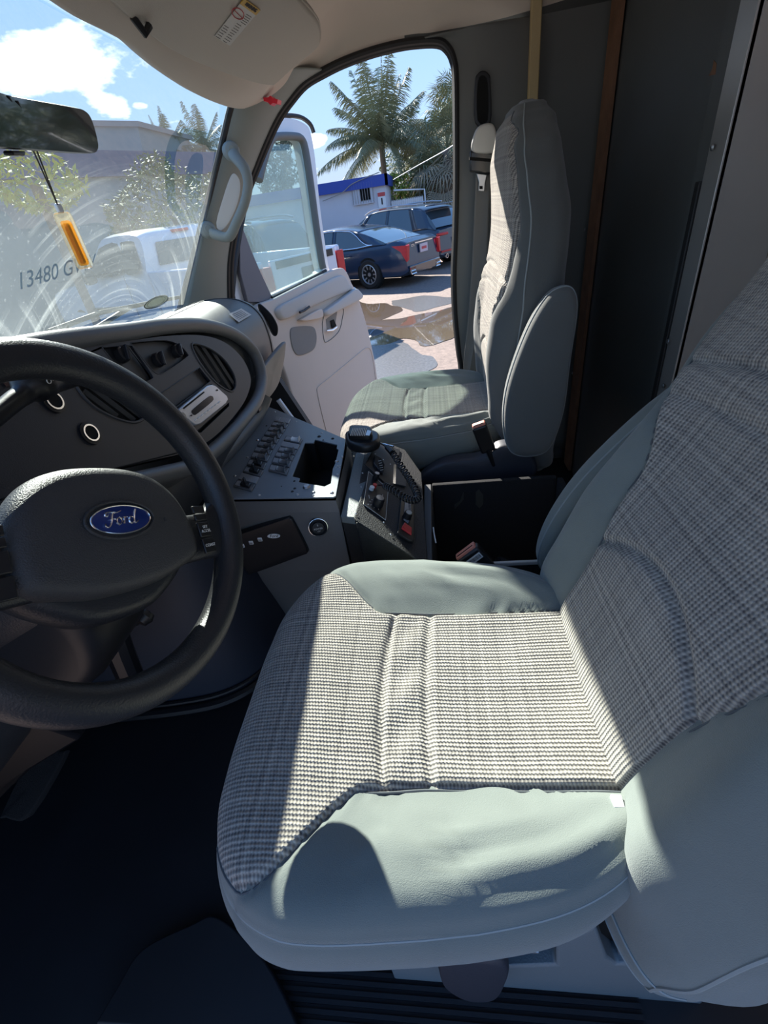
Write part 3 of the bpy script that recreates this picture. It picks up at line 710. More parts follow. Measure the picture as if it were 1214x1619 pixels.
# ================================================================ seats
def spow(x, p): return math.copysign(abs(x) ** p, x)
def make_seat(name, label, ox, oy, oz, recl, arm, fold, ks=1.0, wide=0.0):
    """arm: side (+1 far, -1 near) that carries the folded armrest; fold: how creased the cushion is"""
    T = thing(name, label, 'seat', (ox - 0.1, oy, oz - 0.45))
    xc, a, n = -0.235, 0.285, 3.6
    def hw(x): return interp([(-0.53, 0.295), (-0.38, 0.297), (-0.2, 0.278), (0.06, 0.238)], x)
    def yin(x): return sinterp([(-0.50, 0.262), (-0.43, 0.255), (-0.30, 0.150), (-0.22, 0.145), (0.06, 0.143)], x)
    XF = xc - a
    def ztop(x, y):
        w = hw(x)
        rho = (abs((x - xc) / a) ** n + abs(y / w) ** n) ** (1 / n)
        z = 0.0
        fr = 1 - sstep(-0.50, -0.36, x); r0 = lerp(0.90, 0.80, fr)
        if rho > r0:
            q = min(1.0, (rho - r0) / (1 - r0)); z -= lerp(0.024, 0.048, fr) * (1 - sqrt(max(0, 1 - q * q)))
        ya = abs(y)
        z += 0.024 * exp(-((min(ya / w, 0.80) - 0.80) / 0.17) ** 2) * (1 - 0.25 * sstep(0.85, 1.0, ya / w)) * sstep(-0.46, -0.26, x) * (1 - 0.35 * sstep(-0.1, 0.05, x))
        z += 0.010 * exp(-((x + 0.42) / 0.07) ** 2)
        z -= 0.010 * exp(-((x + 0.12) / 0.13) ** 2 - (y / 0.12) ** 2)
        yi = yin(x)
        z -= 0.008 * exp(-((ya - yi) / 0.006) ** 2)
        if ya < yi:
            bow = 0.012 * (y / 0.14) ** 2
            z -= 0.0075 * exp(-((x + 0.298 - bow) / 0.006) ** 2) * sstep(0.16, 0.135, ya)
            z -= 0.0065 * exp(-((x + 0.232 - bow * 0.6) / 0.006) ** 2) * sstep(0.155, 0.135, ya)
            # small puckers between the two cross seams
            z -= 0.0035 * fold * exp(-((x + 0.265) / 0.04) ** 2) * (0.5 + 0.5 * sin(y * 70 + 1.3 * sin(x * 60)))
        else:
            # drag folds fanning across the side bolster
            fl = sin((x * 0.55 + (ya - 0.2) * 1.25) * 120 + 1.5 * sin(x * 24)) * exp(-((ya - 0.225) / 0.045) ** 2)
            z += 0.0045 * fold * fl * sstep(-0.34, -0.2, x)
        z += 0.002 * mnoise.noise(Vector((x * 14, y * 14, ox)))
        return z
    def cpt(th, rho):
        cx = spow(cos(th), 2 / n); cy = spow(sin(th), 2 / n)
        x = xc + a * cx * rho; return x, hw(x) * cy * rho
    NT = 200
    # body: top rings, then the skirt
    skirt = [(0.0, 0.0), (0.003, -0.004), (0.001, -0.008), (0.006, -0.014), (0.013, -0.035), (0.013, -0.070), (0.004, -0.108), (-0.018, -0.130), (-0.07, -0.135)]
    rhos = [0.0, 0.2, 0.4, 0.52, 0.6, 0.66, 0.70, 0.74, 0.78, 0.81, 0.84, 0.87, 0.90, 0.93, 0.955, 0.975, 0.99, 1.0]
    b = B()
    def body(i, j):
        k = round(i * (len(rhos) + len(skirt) - 2)); th = 2 * pi * j
        if k < len(rhos):
            x, y = cpt(th, max(rhos[k], 0.004)); dip = 0.010 * sstep(0.0, 0.02, yin(x) - abs(y)) if rhos[k] < 0.93 else 0.0
            return (ox + x, oy + y, oz + ztop(x, y) - dip)
        o_, dz = skirt[k - len(rhos) + 1]
        x, y = cpt(th, 1.0); m = sqrt(x * x + y * y) + 1e-6
        dx, dy = x - xc, y; l = sqrt(dx * dx + dy * dy)
        dz *= 1 - 0.26 * sstep(-0.38, -0.05, x)
        sag = 0.004 * sin(th * 9 + 1) * (-dz / 0.12)
        rise = 0.055 * sstep(-0.02, -0.12, dz) * sstep(-0.42, -0.50, x)
        return (ox + x + dx / l * (o_ + sag), oy + y + dy / l * (o_ + sag), oz + ztop(x, y) + dz + rise * 0.4)
    b.grid(body, len(rhos) + len(skirt) - 2, NT, cv=True)
    cush = b.build('seat_cushion', M['velour'], T, sharp=70)
    # woven centre, widening to the whole front edge
    x0, x1 = XF + 0.012, 0.03
    def ins(i, j):
        x = lerp(x0, x1, i ** 1.3); 
        w = hw(x); lim = w * (max(0.0, 1 - abs((x - xc) / a) ** n)) ** (1 / n) * 0.955
        yi = min(yin(x), lim)
        t = 2 * j - 1; y = yi * t
        e_ = min(1.0, min(j, 1 - j) * 40) * min(1.0, i * 60)
        return x, y, 0.0022 * e_ + 0.0004
    b = B(); b.grid(lambda i, j: (lambda q: (ox + q[0], oy + q[1], oz + ztop(q[0], q[1]) + q[2]))(ins(i, j)), 190, 140,
                    uvfn=lambda i, j: (ins(i, j)[0], ins(i, j)[1]))
    b.build('woven_cushion_panel', M['knit'], T, sharp=80)
    # seam welts along the edge of the woven panel and round the cushion
    for sg in (-1, 1):
        path = []
        for k in range(60):
            x = lerp(XF + 0.03, 0.03, k / 59); lim = hw(x) * (max(0.0, 1 - abs((x - xc) / a) ** n)) ** (1 / n) * 0.955
            y = sg * (min(yin(x), lim) + 0.0012); path.append((ox + x, oy + y, oz + ztop(x, y) + 0.0006))
        B().tube(path, 0.0016, 6).build('panel_seam', M['seam'], T)
    path = []
    for k in range(120):
        th = 2 * pi * k / 120; x, y = cpt(th, 1.0); dx, dy = x - xc, y; l = sqrt(dx * dx + dy * dy)
        path.append((ox + x + dx / l * 0.0022, oy + y + dy / l * 0.0022, oz + ztop(x, y) - 0.0075))
    B().tube(path, 0.0017, 6, closed=True).build('edge_piping', M['piping'], T)

    # ---- seat back
    S = Vector((sin(recl), 0, cos(recl))) * ks; Nn = Vector((-cos(recl), 0, sin(recl))); O = Vector((ox, oy, oz))
    Wt = [(-0.19, 0.245), (-0.15, 0.285), (-0.05, 0.300), (0.12, 0.298), (0.30, 0.290), (0.45, 0.280), (0.55, 0.262), (0.64, 0.228), (0.71, 0.190), (0.765, 0.150), (0.80, 0.10), (0.815, 0.04)]
    Wt = [(s_, w_ + wide * sstep(0.3, 0.5, s_) * (1 - sstep(0.72, 0.80, s_))) for s_, w_ in Wt]
    Tt = [(-0.19, 0.045), (-0.15, 0.075), (-0.05, 0.088), (0.12, 0.088), (0.35, 0.086), (0.55, 0.080), (0.68, 0.074), (0.76, 0.062), (0.80, 0.042), (0.815, 0.016)]
    Dt = [(-0.19, -0.02), (-0.08, -0.005), (0.05, 0.012), (0.18, 0.018), (0.38, 0.0), (0.55, -0.012), (0.70, 0.0), (0.815, 0.0)]
    def wi(s): return sinterp([(-0.10, 0.145), (0.12, 0.145), (0.24, 0.165), (0.40, 0.225), (0.54, 0.232), (0.64, 0.20), (0.73, 0.155), (0.80, 0.08)], s) + wide * 1.15 * sstep(0.3, 0.48, s) * (1 - sstep(0.70, 0.79, s))
    s0, s1 = -0.19, 0.815
    def dfront(s, w):
        W = sinterp(Wt, s); Tk = sinterp(Tt, s); r = min(1.0, abs(w / W))
        d = sinterp(Dt, s) - 0.088 + Tk * (1 - r ** 3.4) ** (1 / 3.4)
        bol = 0.030 * exp(-((r - 0.74) / 0.15) ** 2) * sstep(-0.12, 0.02, s) * (1 - sstep(0.30, 0.46, s))
        d += bol
        aw = abs(w); wv = wi(s)
        d -= 0.007 * exp(-((aw - wv) / 0.006) ** 2) * sstep(-0.15, -0.05, s) * (1 - sstep(0.74, 0.79, s))
        if aw < wv:
            bow = 0.10 * (w / 0.14) ** 2
            d -= 0.008 * exp(-((s - 0.205 + bow * 0.55) / 0.007) ** 2)
            d -= 0.007 * exp(-((s - 0.44 + bow * 0.12) / 0.007) ** 2)
            d -= 0.004 * exp(-((s - 0.385 + bow * 0.1) / 0.007) ** 2)
        d += 0.0015 * mnoise.noise(Vector((s * 12, w * 12, oy)))
        return d
    srow = sorted(set([round(lerp(s0, s1, k / 90), 4) for k in range(91)] + [0.80, 0.808, 0.812]))
    def back(i, j):
        s = srow[round(i * (len(srow) - 1))]; q = 2 * pi * j; W = sinterp(Wt, s); Tk = sinterp(Tt, s)
        w = W * spow(cos(q), 2 / 3.4)
        if sin(q) >= 0: d = dfront(s, w) - 0.010 * sstep(0.0, 0.02, wi(s) - abs(w)) * sstep(-0.10, -0.06, s) * (1 - sstep(0.74, 0.78, s))
        else: d = sinterp(Dt, s) - 0.088 - Tk * abs(sin(q)) ** (2 / 3.4)
        return O + S * s + Vector((0, w, 0)) + Nn * d
    b = B(); b.grid(back, len(srow) - 1, 150, cv=True)
    for s_, fl in ((s0, 0), (s1, 1)):
        o_ = 0 if not fl else (len(srow) - 1) * 150
        b.f.append(tuple(range(o_, o_ + 150)))
    b.build('backrest', M['velour' if arm > 0 else 'velour_shade'], T, sharp=75)
    sa, sb = -0.09, 0.785
    def bins(i, j):
        s = lerp(sa, sb, i); w = (2 * j - 1) * wi(s); e_ = min(1.0, min(j, 1 - j) * 40) * min(1.0, (1 - i) * 60)
        return s, w, 0.0022 * e_ + 0.0004
    b = B(); b.grid(lambda i, j: (lambda q: O + S * q[0] + Vector((0, q[1], 0)) + Nn * (dfront(q[0], q[1]) + q[2]))(bins(i, j)), 240, 120,
                    uvfn=lambda i, j: (bins(i, j)[0], bins(i, j)[1]))
    b.build('woven_backrest_panel', M['knit'], T, sharp=80)
    for sg in (-1, 1):
        path = []
        for k in range(90):
            s = lerp(-0.09, 0.79, k / 89); w = sg * (wi(s) + 0.0012); path.append(O + S * s + Vector((0, w, 0)) + Nn * (dfront(s, w) + 0.0005))
        B().tube(path, 0.0016, 6).build('backrest_seam', M['seam'], T)
        # welt where the front cover meets the side cover
        path = []
        for k in range(90):
            s = lerp(-0.17, 0.80, k / 89); W = sinterp(Wt, s) * 0.985; path.append(O + S * s + Vector((0, sg * W, 0)) + Nn * (dfront(s, W) + 0.0008))
        B().tube(path, 0.0020, 6).build('backrest_piping', M['piping'], T)
    # hem band along the bottom of the back cover
    for sh in (-0.13, -0.16):
        path = []
        for k in range(100):
            q = pi * k / 99; W = sinterp(Wt, sh); w = W * spow(cos(q), 2 / 3.4)
            path.append(O + S * sh + Vector((0, w, 0)) + Nn * (dfront(sh, w) + 0.001))
        B().tube(path, 0.0018, 6).build('hem_stitching', M['piping'], T)
    # ---- folded armrest, beside the back
    ya = oy + arm * (0.292 + 0.040)
    out = [(0.245, -0.135), (0.205, -0.06), (0.115, 0.045 - 0.06), (-0.01, 0.02), (-0.09, 0.022), (-0.155, -0.02), (-0.17, -0.085), (-0.13, -0.145), (0.0, -0.165), (0.12, -0.165), (0.2, -0.165)]
    out = [(0.405 , -0.085), (0.385, -0.045), (0.30, 0.0), (0.16, 0.042), (0.04, 0.05), (-0.045, 0.03), (-0.07, -0.02), (-0.05, -0.075), (0.06, -0.105), (0.22, -0.112), (0.34, -0.118), (0.39, -0.108)]
    o3 = catmull([Vector((0, 0, 0)) + O + S * s_ + Nn * (d_ - 0.045) + Vector((0, ya - oy, 0)) for s_, d_ in out], 7, closed=True)
    B().pillow(o3, (0, arm, 0), 0.066, 0.026, puff=0.006, rings=7).build('armrest', M['velour_shade_arm' if arm < 0 else 'velour'], T, sharp=80)
    ring = [p + Vector((0, arm * 0.012 * -1 if False else -0.012, 0)) for p in o3]
    cc = sum(ring, Vector()) / len(ring)
    B().tube([cc + (p - cc) * 1.001 for p in ring], 0.0018, 6, closed=True).build('armrest_piping', M['piping'], T)
    # ---- pedestal and side trims
    b = B(); b.box((ox - 0.20, oy, oz - 0.235), (0.42, 0.36, 0.19)); b.box((ox - 0.2, oy, oz - 0.39), (0.36, 0.30, 0.12))
    b.build('seat_pedestal', M['navy'], T, bevel=0.02)
    return T, O, S, Nn

DO = (0.185, 0.420, -0.600)
driver, dO, dS, dN = make_seat('driver_seat', 'large grey green velour driver seat with tweed centre, nearest the camera', DO[0], DO[1], DO[2], radians(22.5), 1, 1.0, 1.0, 0.055)
PO = (0.175, 1.535, -0.578)
passenger, pO, pS, pN = make_seat('passenger_seat', 'grey high-backed passenger seat beside the open door, armrest folded up', PO[0], PO[1], PO[2], radians(-0.5), -1, 1.3, 0.915)

# driver side trim, seen under the cushion at the bottom of the picture
yt = 0.185
def T2(px, py, y=yt): return P(px, py, 'y', y)
poly = [T2(618, 1535), T2(628, 1562), T2(660, 1568), T2(1050, 1590), T2(1110, 1600), T2(1120, 1500), T2(1020, 1526), T2(975, 1526), T2(960, 1515), T2(942, 1466), T2(880, 1495), T2(880, 1527), T2(800, 1530), T2(800, 1505), T2(700, 1500)]
b = B(); b.prism(poly, (0, 0.03, 0)); b.build('side_trim', M['trim_grey'], driver, bevel=0.004)
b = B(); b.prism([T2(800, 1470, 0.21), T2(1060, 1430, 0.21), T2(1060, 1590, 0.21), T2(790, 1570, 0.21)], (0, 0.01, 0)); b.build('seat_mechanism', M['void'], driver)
o3 = catmull([T2(694, 1522, 0.17), T2(697, 1500, 0.17), T2(750, 1495, 0.17), T2(800, 1505, 0.17), T2(798, 1535, 0.17), T2(780, 1562, 0.17), T2(740, 1564, 0.17), T2(705, 1545, 0.17)], 5, closed=True)
B().pillow(o3, (0, -1, 0), 0.03, 0.01, 0.004).build('adjuster_handle', M['navy'], driver)
b = B(); b.prism([T2(976, 1435, 0.195), T2(1000, 1433, 0.195), T2(1002, 1478, 0.195), T2(996, 1480, 0.195), T2(996, 1516, 0.195), T2(977, 1516, 0.195)], (0, 0.008, 0)); b.build('recliner_bracket', M['steel'], driver, bevel=0.0015)
b = B(); b.tube([T2(805, 1497, 0.19), T2(850, 1502, 0.19)], 0.004); b.build('release_wire', M['steel'], driver)
# white tag where cushion meets back
q = P(976, 1268, 'z', -0.592); B().box(q, (0.012, 0.014, 0.006)).build('cloth_tag', M['white'], driver, bevel=0.001)

# passenger side cover round the buckle, curved navy plastic
yn = PO[1] - 0.315
def Q2(px, py, y=yn): return P(px, py, 'y', y)
o3 = catmull([Q2(664, 752), Q2(700, 727), Q2(760, 718), Q2(790, 700), Q2(825, 700), Q2(842, 718), Q2(842, 748), Q2(770, 768), Q2(680, 772)], 6, closed=True)
B().pillow(o3, (0, -1, 0), 0.05, 0.014, 0.004).build('side_cover', M['navy'], passenger, sharp=60)
# retractor and webbing are separate things below

def buckle(name, label, base, top, wid, th, btn_mat, lab):
    base, top = Vector(base), Vector(top); T = thing(name, label, 'seat belt buckle', tuple(base))
    ax = (top - base).normalized(); side = Vector((1, 0, 0)) - ax * ax.x; side.normalize(); f = ax.cross(side).normalized()
    R = Matrix((side, f, ax)).transposed(); L = (top - base).length
    b = B(); b.box((base + top) / 2 , (wid, th, L), R); b.build('housing', M['black'], T, bevel=0.006, seg=3)
    b = B(); b.box(top + ax * 0.001, (wid * 0.86, th * 0.72, 0.010), R); b.build('release_button', btn_mat, T, bevel=0.003)
    b = B(); b.box(top + ax * 0.005 + f * -th * 0.25, (wid * 0.7, 0.002, 0.004), R); b.build('tongue_slot', M['void'], T)
    if lab:
        c = base.lerp(top, 0.80) - f * (th / 2 + 0.0006)
        if (c.length > (base.lerp(top, 0.8) + f * (th / 2)).length): c = base.lerp(top, 0.80) + f * (th / 2 + 0.0006); f2 = f
        b = B(); b.box(c, (wid * 0.8, 0.0006, 0.014), R); b.build('paper_label', M['white'], T)
        b = B()
        for k in range(16):
            b.box(c + side * (k - 7.5) * wid * 0.045 + (c - base.lerp(top, 0.8)).normalized() * 0.0005, (wid * (0.018 if k % 3 else 0.03), 0.0004, 0.008), R)
        b.build('barcode', M['ink'], T)
    b = B(); b.tube([base + ax * 0.01, base - ax * 0.05], 0.012, flat=(1.4, 0.7)); b.build('stalk', M['black'], T)
    return T
bt = P(737, 872, 'y', 0.76); bb = P(772, 910, 'y', 0.745)
buckle('seat_belt_buckle', 'black belt buckle with bar code label beside the driver cushion', bb + (bb - bt) * 0.25, bt, 0.058, 0.030, M['orange_btn'], True)
bt = P(757, 672, 'y', 1.19); bb = P(772, 712, 'y', 1.20)
buckle('seat_belt_buckle', 'black belt buckle standing in the navy side cover of the passenger seat', bb, bt, 0.042, 0.026, M['orange_btn'], False)
# black rubber boot at the buckle foot
o_ = P(806, 912, 'y', 0.76)
b = B(); b.lathe([(0.0, 0.03), (0.018, 0.03), (0.03, 0.012), (0.034, -0.02), (0.03, -0.04), (0.0, -0.04)], o_, (0.7, -0.2, -0.4), 20); tag(b.build('buckle_boot', M['black_gloss'], None), 'glossy black rubber boot behind the bar coded belt buckle', 'boot')
# ================================================================ dashboard
def hole_plate(b, outer, holes, d):
    """flat plate with openings: outer and holes are coplanar outlines, d the thickness vector"""
    from mathutils.geometry import tessellate_polygon
    loops = [[Vector(p) for p in outer]] + [[Vector(p) for p in h] for h in holes]
    tris = tessellate_polygon(loops); flat = [p for l in loops for p in l]; n = len(flat); d = Vector(d)
    fs = [tuple(t) for t in tris] + [tuple(i + n for i in t)[::-1] for t in tris]; o = 0
    for l in loops:
        m = len(l); fs += [(o + i, o + (i + 1) % m, o + (i + 1) % m + n, o + i + n) for i in range(m)]; o += m
    b.add(flat + [p + d for p in flat], fs)
fn = Vector((cos(radians(14)), 0, sin(radians(14)))); fp0 = Vector((-0.565, 1.0, -0.30))
def F(px, py, off=0.0): return PP(px, py, fp0 + fn * off, fn)
dash = thing('dashboard', 'grey van dashboard with oval charcoal instrument fascia under the windshield', 'dashboard', (-0.7, 0.9, -0.62))
prof = [(-1.02, -0.27), (-0.95, -0.228), (-0.86, -0.203), (-0.77, -0.192), (-0.69, -0.198), (-0.635, -0.222), (-0.603, -0.262), (-0.592, -0.315), (-0.592, -0.37), (-0.605, -0.42), (-0.65, -0.47), (-0.72, -0.50)]
pf = catmull([Vector((x, 0, z)) for x, z in prof], 4)
def dbody(i, j):
    p = pf[round(j * (len(pf) - 1))]; y = lerp(-0.2, 1.74, i)
    e_ = sstep(1.66, 1.74, y); c = Vector((-0.80, 0, -0.36))
    q = c + (p - c) * (1 - 0.10 * e_ * e_)
    return (q.x, y, q.z)
b = B(); b.grid(dbody, 90, len(pf) - 1)
endc = [Vector(dbody(1, k / (len(pf) - 1))) for k in range(len(pf))]
b.add(endc, [tuple(range(len(endc)))])
b.build('dash_cover', M['dash_top'], dash, sharp=50)
# lower body, down behind the wheel
b = B()
lp = [(-0.64, -0.40), (-0.60, -0.46), (-0.605, -0.53), (-0.66, -0.60), (-0.80, -0.66), (-0.95, -0.66)]
lpc = catmull([Vector((x, 0, z)) for x, z in lp], 4)
b.grid(lambda i, j: (lambda p: (p.x, lerp(-0.2, 1.45, i), p.z))(lpc[round(j * (len(lpc) - 1))]), 20, len(lpc) - 1)
b.build('lower_dash', M['dash'], dash)
# charcoal fascia with the lamp panel and the wheel side
fo = [(-260, 700), (-150, 620), (-40, 580), (60, 560), (130, 548), (200, 539), (262, 531), (318, 530), (355, 541), (382, 565), (396, 595), (393, 620), (378, 648), (342, 688), (300, 713), (240, 728), (150, 748), (60, 775), (-40, 815), (-200, 860)]
foc = catmull([F(x, y) for x, y in fo], 5, closed=True)
def FH(pts, off=0.0, n=4): return catmull([F(x, y, off) for x, y in pts], n, closed=True)
h_lamp = FH([(164, 553), (168, 549), (205, 546), (212, 552), (240, 592), (239, 600), (222, 606), (205, 600)], 0, 3)
h_hvac = FH([(209, 546), (214, 541), (262, 538), (284, 546), (297, 560), (294, 566), (262, 588), (250, 591), (240, 584)], 0, 3)
h_bin = [F(x, y) for x, y in ((247, 626), (315, 581), (333, 603), (270, 650))]
h_radio = [F(x, y) for x, y in ((276, 656), (334, 607), (362, 634), (362, 642), (318, 684), (308, 683))]
v1 = [(303, 546), (309, 543), (330, 550), (352, 566), (368, 588), (373, 606), (370, 617), (361, 618), (340, 604), (320, 580), (308, 560)]
v2 = [(118, 598), (150, 596), (200, 625), (226, 655), (224, 664), (208, 668), (180, 660), (150, 644), (128, 622)]
h_v1, h_v2 = FH(v1, 0, 3), FH(v2, 0, 3)
b = B(); hole_plate(b, foc, [h_lamp, h_hvac, h_bin, h_radio, h_v1, h_v2], -fn * 0.006)
b.build('fascia', M['dash_face'], dash, bevel=0.0015)
b = B(); b.prism([p - fn * 0.034 for p in foc], fn * 0.004); b.build('fascia_backing', M['void'], dash)
# raised rim round the fascia
rim = catmull([F(x, y, -0.003) for x, y in ((-120, 600), (-40, 568), (60, 545), (130, 534), (200, 525), (262, 516), (322, 515), (368, 528), (400, 555), (413, 592), (408, 628), (384, 664), (345, 706), (305, 736), (262, 749), (200, 764), (120, 783), (40, 808), (-60, 848))], 6)
b = B(); b.tube(rim, 0.0175, 14, flat=(1.0, 1.0)); b.build('fascia_rim', M['dash_top'], dash, sharp=80)
def hood(i, j):
    k = i * (len(rim) - 1); k0 = min(int(k), len(rim) - 2); p = rim[k0].lerp(rim[k0 + 1], k - k0)
    e_ = Vector((-0.86, p.y * 1.02, -0.206)); q = p.lerp(e_, j); return q + fn * (-0.004) + Vector((0, 0, 0.012 * sin(pi * j) + 0.008))
hood_n = 0
for hood_n in range(len(rim)):
    if rim[hood_n].z < -0.30 and rim[hood_n].y > 1.1: break
rim_all, rim = rim, rim[:hood_n]
b = B(); b.grid(hood, 60, 16); b.build('fascia_hood', M['dash_top'], dash, sharp=80)
rim = rim_all
rc_ = sum(rim, Vector()) / len(rim)
def skirt_(i, j):
    k = i * (len(rim) - 1); k0 = min(int(k), len(rim) - 2); p = rim[k0].lerp(rim[k0 + 1], k - k0); d = (p - rc_).normalized()
    return p + d * (0.016 + 0.020 * j) - fn * (0.006 + 0.11 * j)
b = B(); b.grid(skirt_, 90, 6); b.build('fascia_side', M['dash_top'], dash, sharp=80)
# recessed plates
for nm, h, m_ in (('lamp_plate', h_lamp, 'dash'), ('heater_plate', h_hvac, 'dash'), ('storage_tray', h_bin, 'dash_face')):
    b = B(); b.prism([p - fn * 0.010 for p in h], -fn * 0.003); b.build(nm, M[m_], dash)
for h, r_ in ((h_lamp, 0.0012), (h_hvac, 0.0012), (h_bin, 0.0012), (h_v1, 0.0028), (h_v2, 0.0028)):
    b = B(); b.tube(h, r_, 6, closed=True); b.build('recess_edge', M['dash_face' if r_ < 0.002 else 'dash'], dash)
def vent(pts, a0, a1, n, names='air_vent'):
    """slats run parallel to the line a0-a1"""
    ring = FH(pts, -0.012, 3); v = B(); v.prism(ring, -fn * 0.003); vo_ = v.build(names, M['void'], dash)
    A, C_ = F(*a0), F(*a1); d = (C_ - A).normalized(); s = fn.cross(d).normalized()
    c = sum(ring, Vector()) / len(ring); R = Matrix((d, s, fn)).transposed()
    ps = [((p - c).dot(d), (p - c).dot(s)) for p in ring]; lo, hi = min(q[1] for q in ps), max(q[1] for q in ps)
    for k in range(n):
        w = lerp(lo, hi, (k + 0.5) / n); xs = []
        for (x0_, y0_), (x1_, y1_) in zip(ps, ps[1:] + ps[:1]):
            if (y0_ - w) * (y1_ - w) < 0: xs.append(x0_ + (x1_ - x0_) * (w - y0_) / (y1_ - y0_))
        if len(xs) < 2: continue
        x0_, x1_ = min(xs) + 0.003, max(xs) - 0.003
        if x1_ - x0_ < 0.01: continue
        q = B(); R2 = R @ Matrix.Rotation(0.5, 3, 'X'); q.box(c + d * (x0_ + x1_) / 2 + s * w + fn * 0.006, (x1_ - x0_, 0.009, 0.0018), R2); q.build('slat', M['dash'], vo_, bevel=0.0006)
vent(v1, (318, 548), (360, 612), 4); vent(v2, (130, 598), (215, 664), 4)
def knob(px, py, r, h, parent, m='black_gloss', name='knob', ax=fn, off=-0.010, fn_=F):
    q = fn_(px, py, off); b = B(); b.lathe([(0.0, h), (r * 0.8, h), (r * 0.95, h * 0.85), (r, 0.0)], q, ax, 24)
    k = b.build(name, M[m], parent)
    u = ax.cross(Vector((0, 0.6, 1))).normalized(); w = ax.cross(u); R = Matrix((u, w, ax)).transposed()
    b = B(); b.box(q + ax * (h + r * 0.18), (r * 0.42, r * 1.9, r * 0.6), R); b.build('grip', M[m], k, bevel=r * 0.12)
    return k
knob(248, 570, 0.0155, 0.012, dash, off=-0.006); knob(277, 556, 0.0145, 0.012, dash, off=-0.006); knob(190, 562, 0.016, 0.014, dash, name='lamp_knob', off=-0.006)
for (px, py) in ((142, 685), (84, 634)):
    q = F(px, py, 0.001); b = B(); b.lathe([(0.0195, 0.0), (0.0195, 0.003), (0.0155, 0.0035), (0.0150, -0.012)], q, fn, 32); s_ = b.build('outlet_surround', M['black'], dash)
    b = B(); b.lathe([(0.0150, 0.001), (0.0146, 0.0045), (0.0120, 0.0045), (0.0116, 0.0)], q, fn, 32); b.build('outlet_ring', M['chrome'], s_)
    b = B(); b.lathe([(0.0, 0.0016), (0.0122, 0.0016), (0.0122, 0.0)], q, fn, 32); b.build('outlet_well', M['void'], s_)
# seam line along the bottom of the fascia and a small lamp sticker at the far left
b = B(); b.tube([F(0, 790, 0.0), F(90, 762, 0.0), F(180, 741, 0.0), F(280, 716, 0.0)], 0.0015, 6); b.build('panel_gap', M['void'], dash)
b = B(); b.prism([F(3, 603, 0.002), F(50, 586, 0.002), F(42, 603, 0.002), F(10, 612, 0.002)], fn * 0.0005); b.build('warning_sticker', mat('dark red film', (0.05, 0.018, 0.015), 0.6), dash)
# airbag label on the dash top and the seam round the airbag cover
def DT(px, py):
    r = ray(px, py); best = None
    for k in range(1, 400):                                   # march to the cover profile
        q = r.normalized() * (0.9 + k * 0.004)
        for a_, c_ in zip(pf, pf[1:]):
            if a_.x <= q.x <= c_.x and q.z < lerp(a_.z, c_.z, (q.x - a_.x) / (c_.x - a_.x)): return q
    return q
qs = [DT(360, 499), DT(380, 490), DT(396, 500), DT(376, 512)]
nn = (qs[1] - qs[0]).cross(qs[3] - qs[0]).normalized(); nn = nn if nn.z > 0 else -nn
b = B(); b.prism([q + nn * 0.006 for q in qs], nn * 0.0005); lb = b.build('airbag_label', M['label'], dash)
b = B()
for k in range(5):
    t = 0.2 + k * 0.15; a_, c_ = qs[0].lerp(qs[3], t).lerp(qs[1].lerp(qs[2], t), 0.12), qs[0].lerp(qs[3], t).lerp(qs[1].lerp(qs[2], t), 0.85)
    b.tube([a_ + nn * 0.0067, c_ + nn * 0.0067], 0.0006, 4)
b.build('label_print', M['ink'], lb)
def ring_y(y, k0=6, k1=40, off=0.001):
    c = Vector((-0.80, 0, -0.36)); out = []
    for k in range(k0, k1):
        p = pf[k]; q = c + (p - c) * (1.0 + off / 0.25); out.append(Vector((q.x, y, q.z)))
    return out
for y in (1.665, 1.19):
    b = B(); b.tube(ring_y(y), 0.0022, 6); b.build('cover_seam', M['black'], dash)
b = B(); b.tube([Vector((-0.775, 1.20, -0.190)), Vector((-0.78, 1.65, -0.190))], 0.0015, 6); b.build('cover_seam', M['black'], dash)
# end vent in the dash cover, next to the door
ve = [P(x, y, 'y', 1.745) for x, y in ((409, 481), (418, 487), (430, 500), (438, 516), (437, 529), (431, 528), (422, 510), (412, 494))]
b = B(); b.prism(catmull(ve, 4, closed=True), (0, 0.006, 0)); b.tube(catmull([p + Vector((0, 0, 0)) for p in ve], 4, closed=True), 0.003, 6, closed=True); e1_ = b.build('side_vent', M['black'], dash)
vv = [P(x, y, 'x', -0.585) for x, y in ((409, 480), (418, 485), (429, 499), (437, 516), (437, 530), (431, 529), (421, 509), (411, 492))]
# passenger knee panel under the airbag roll
kp = catmull([P(x, y, 'y', yy) for x, y, yy in ((404, 598, 1.42), (425, 566, 1.55), (447, 541, 1.66), (449, 548, 1.67), (446, 572, 1.66), (438, 606, 1.62), (424, 628, 1.52), (410, 640, 1.45), (404, 632, 1.42))], 5, closed=True)
B().pillow(kp, Vector((0.75, -0.6, 0.15)), 0.03, 0.010, 0.0, 5).build('knee_panel', mat('grey beige knee panel', (0.24, 0.225, 0.21), 0.55, ns=400, nstr=0.15), dash)
# roll under the fascia, above the switch console
rp = catmull([P(418, 626, 'y', 1.44), P(408, 650, 'y', 1.40), P(385, 682, 'y', 1.28), P(352, 720, 'y', 1.13), P(318, 752, 'y', 1.02), P(270, 790, 'y', 0.90), P(200, 830, 'y', 0.75), P(120, 880, 'y', 0.60)], 6)
b = B(); b.tube(rp, 0.026, 14); b.build('lower_roll', M['dash_top'], dash, sharp=70)
q = P(406, 648, 'y', 1.375); b = B(); b.box(q + Vector((0.004, 0, 0.006)), (0.018, 0.035, 0.022)); b.build('clip', M['black'], dash, bevel=0.003)

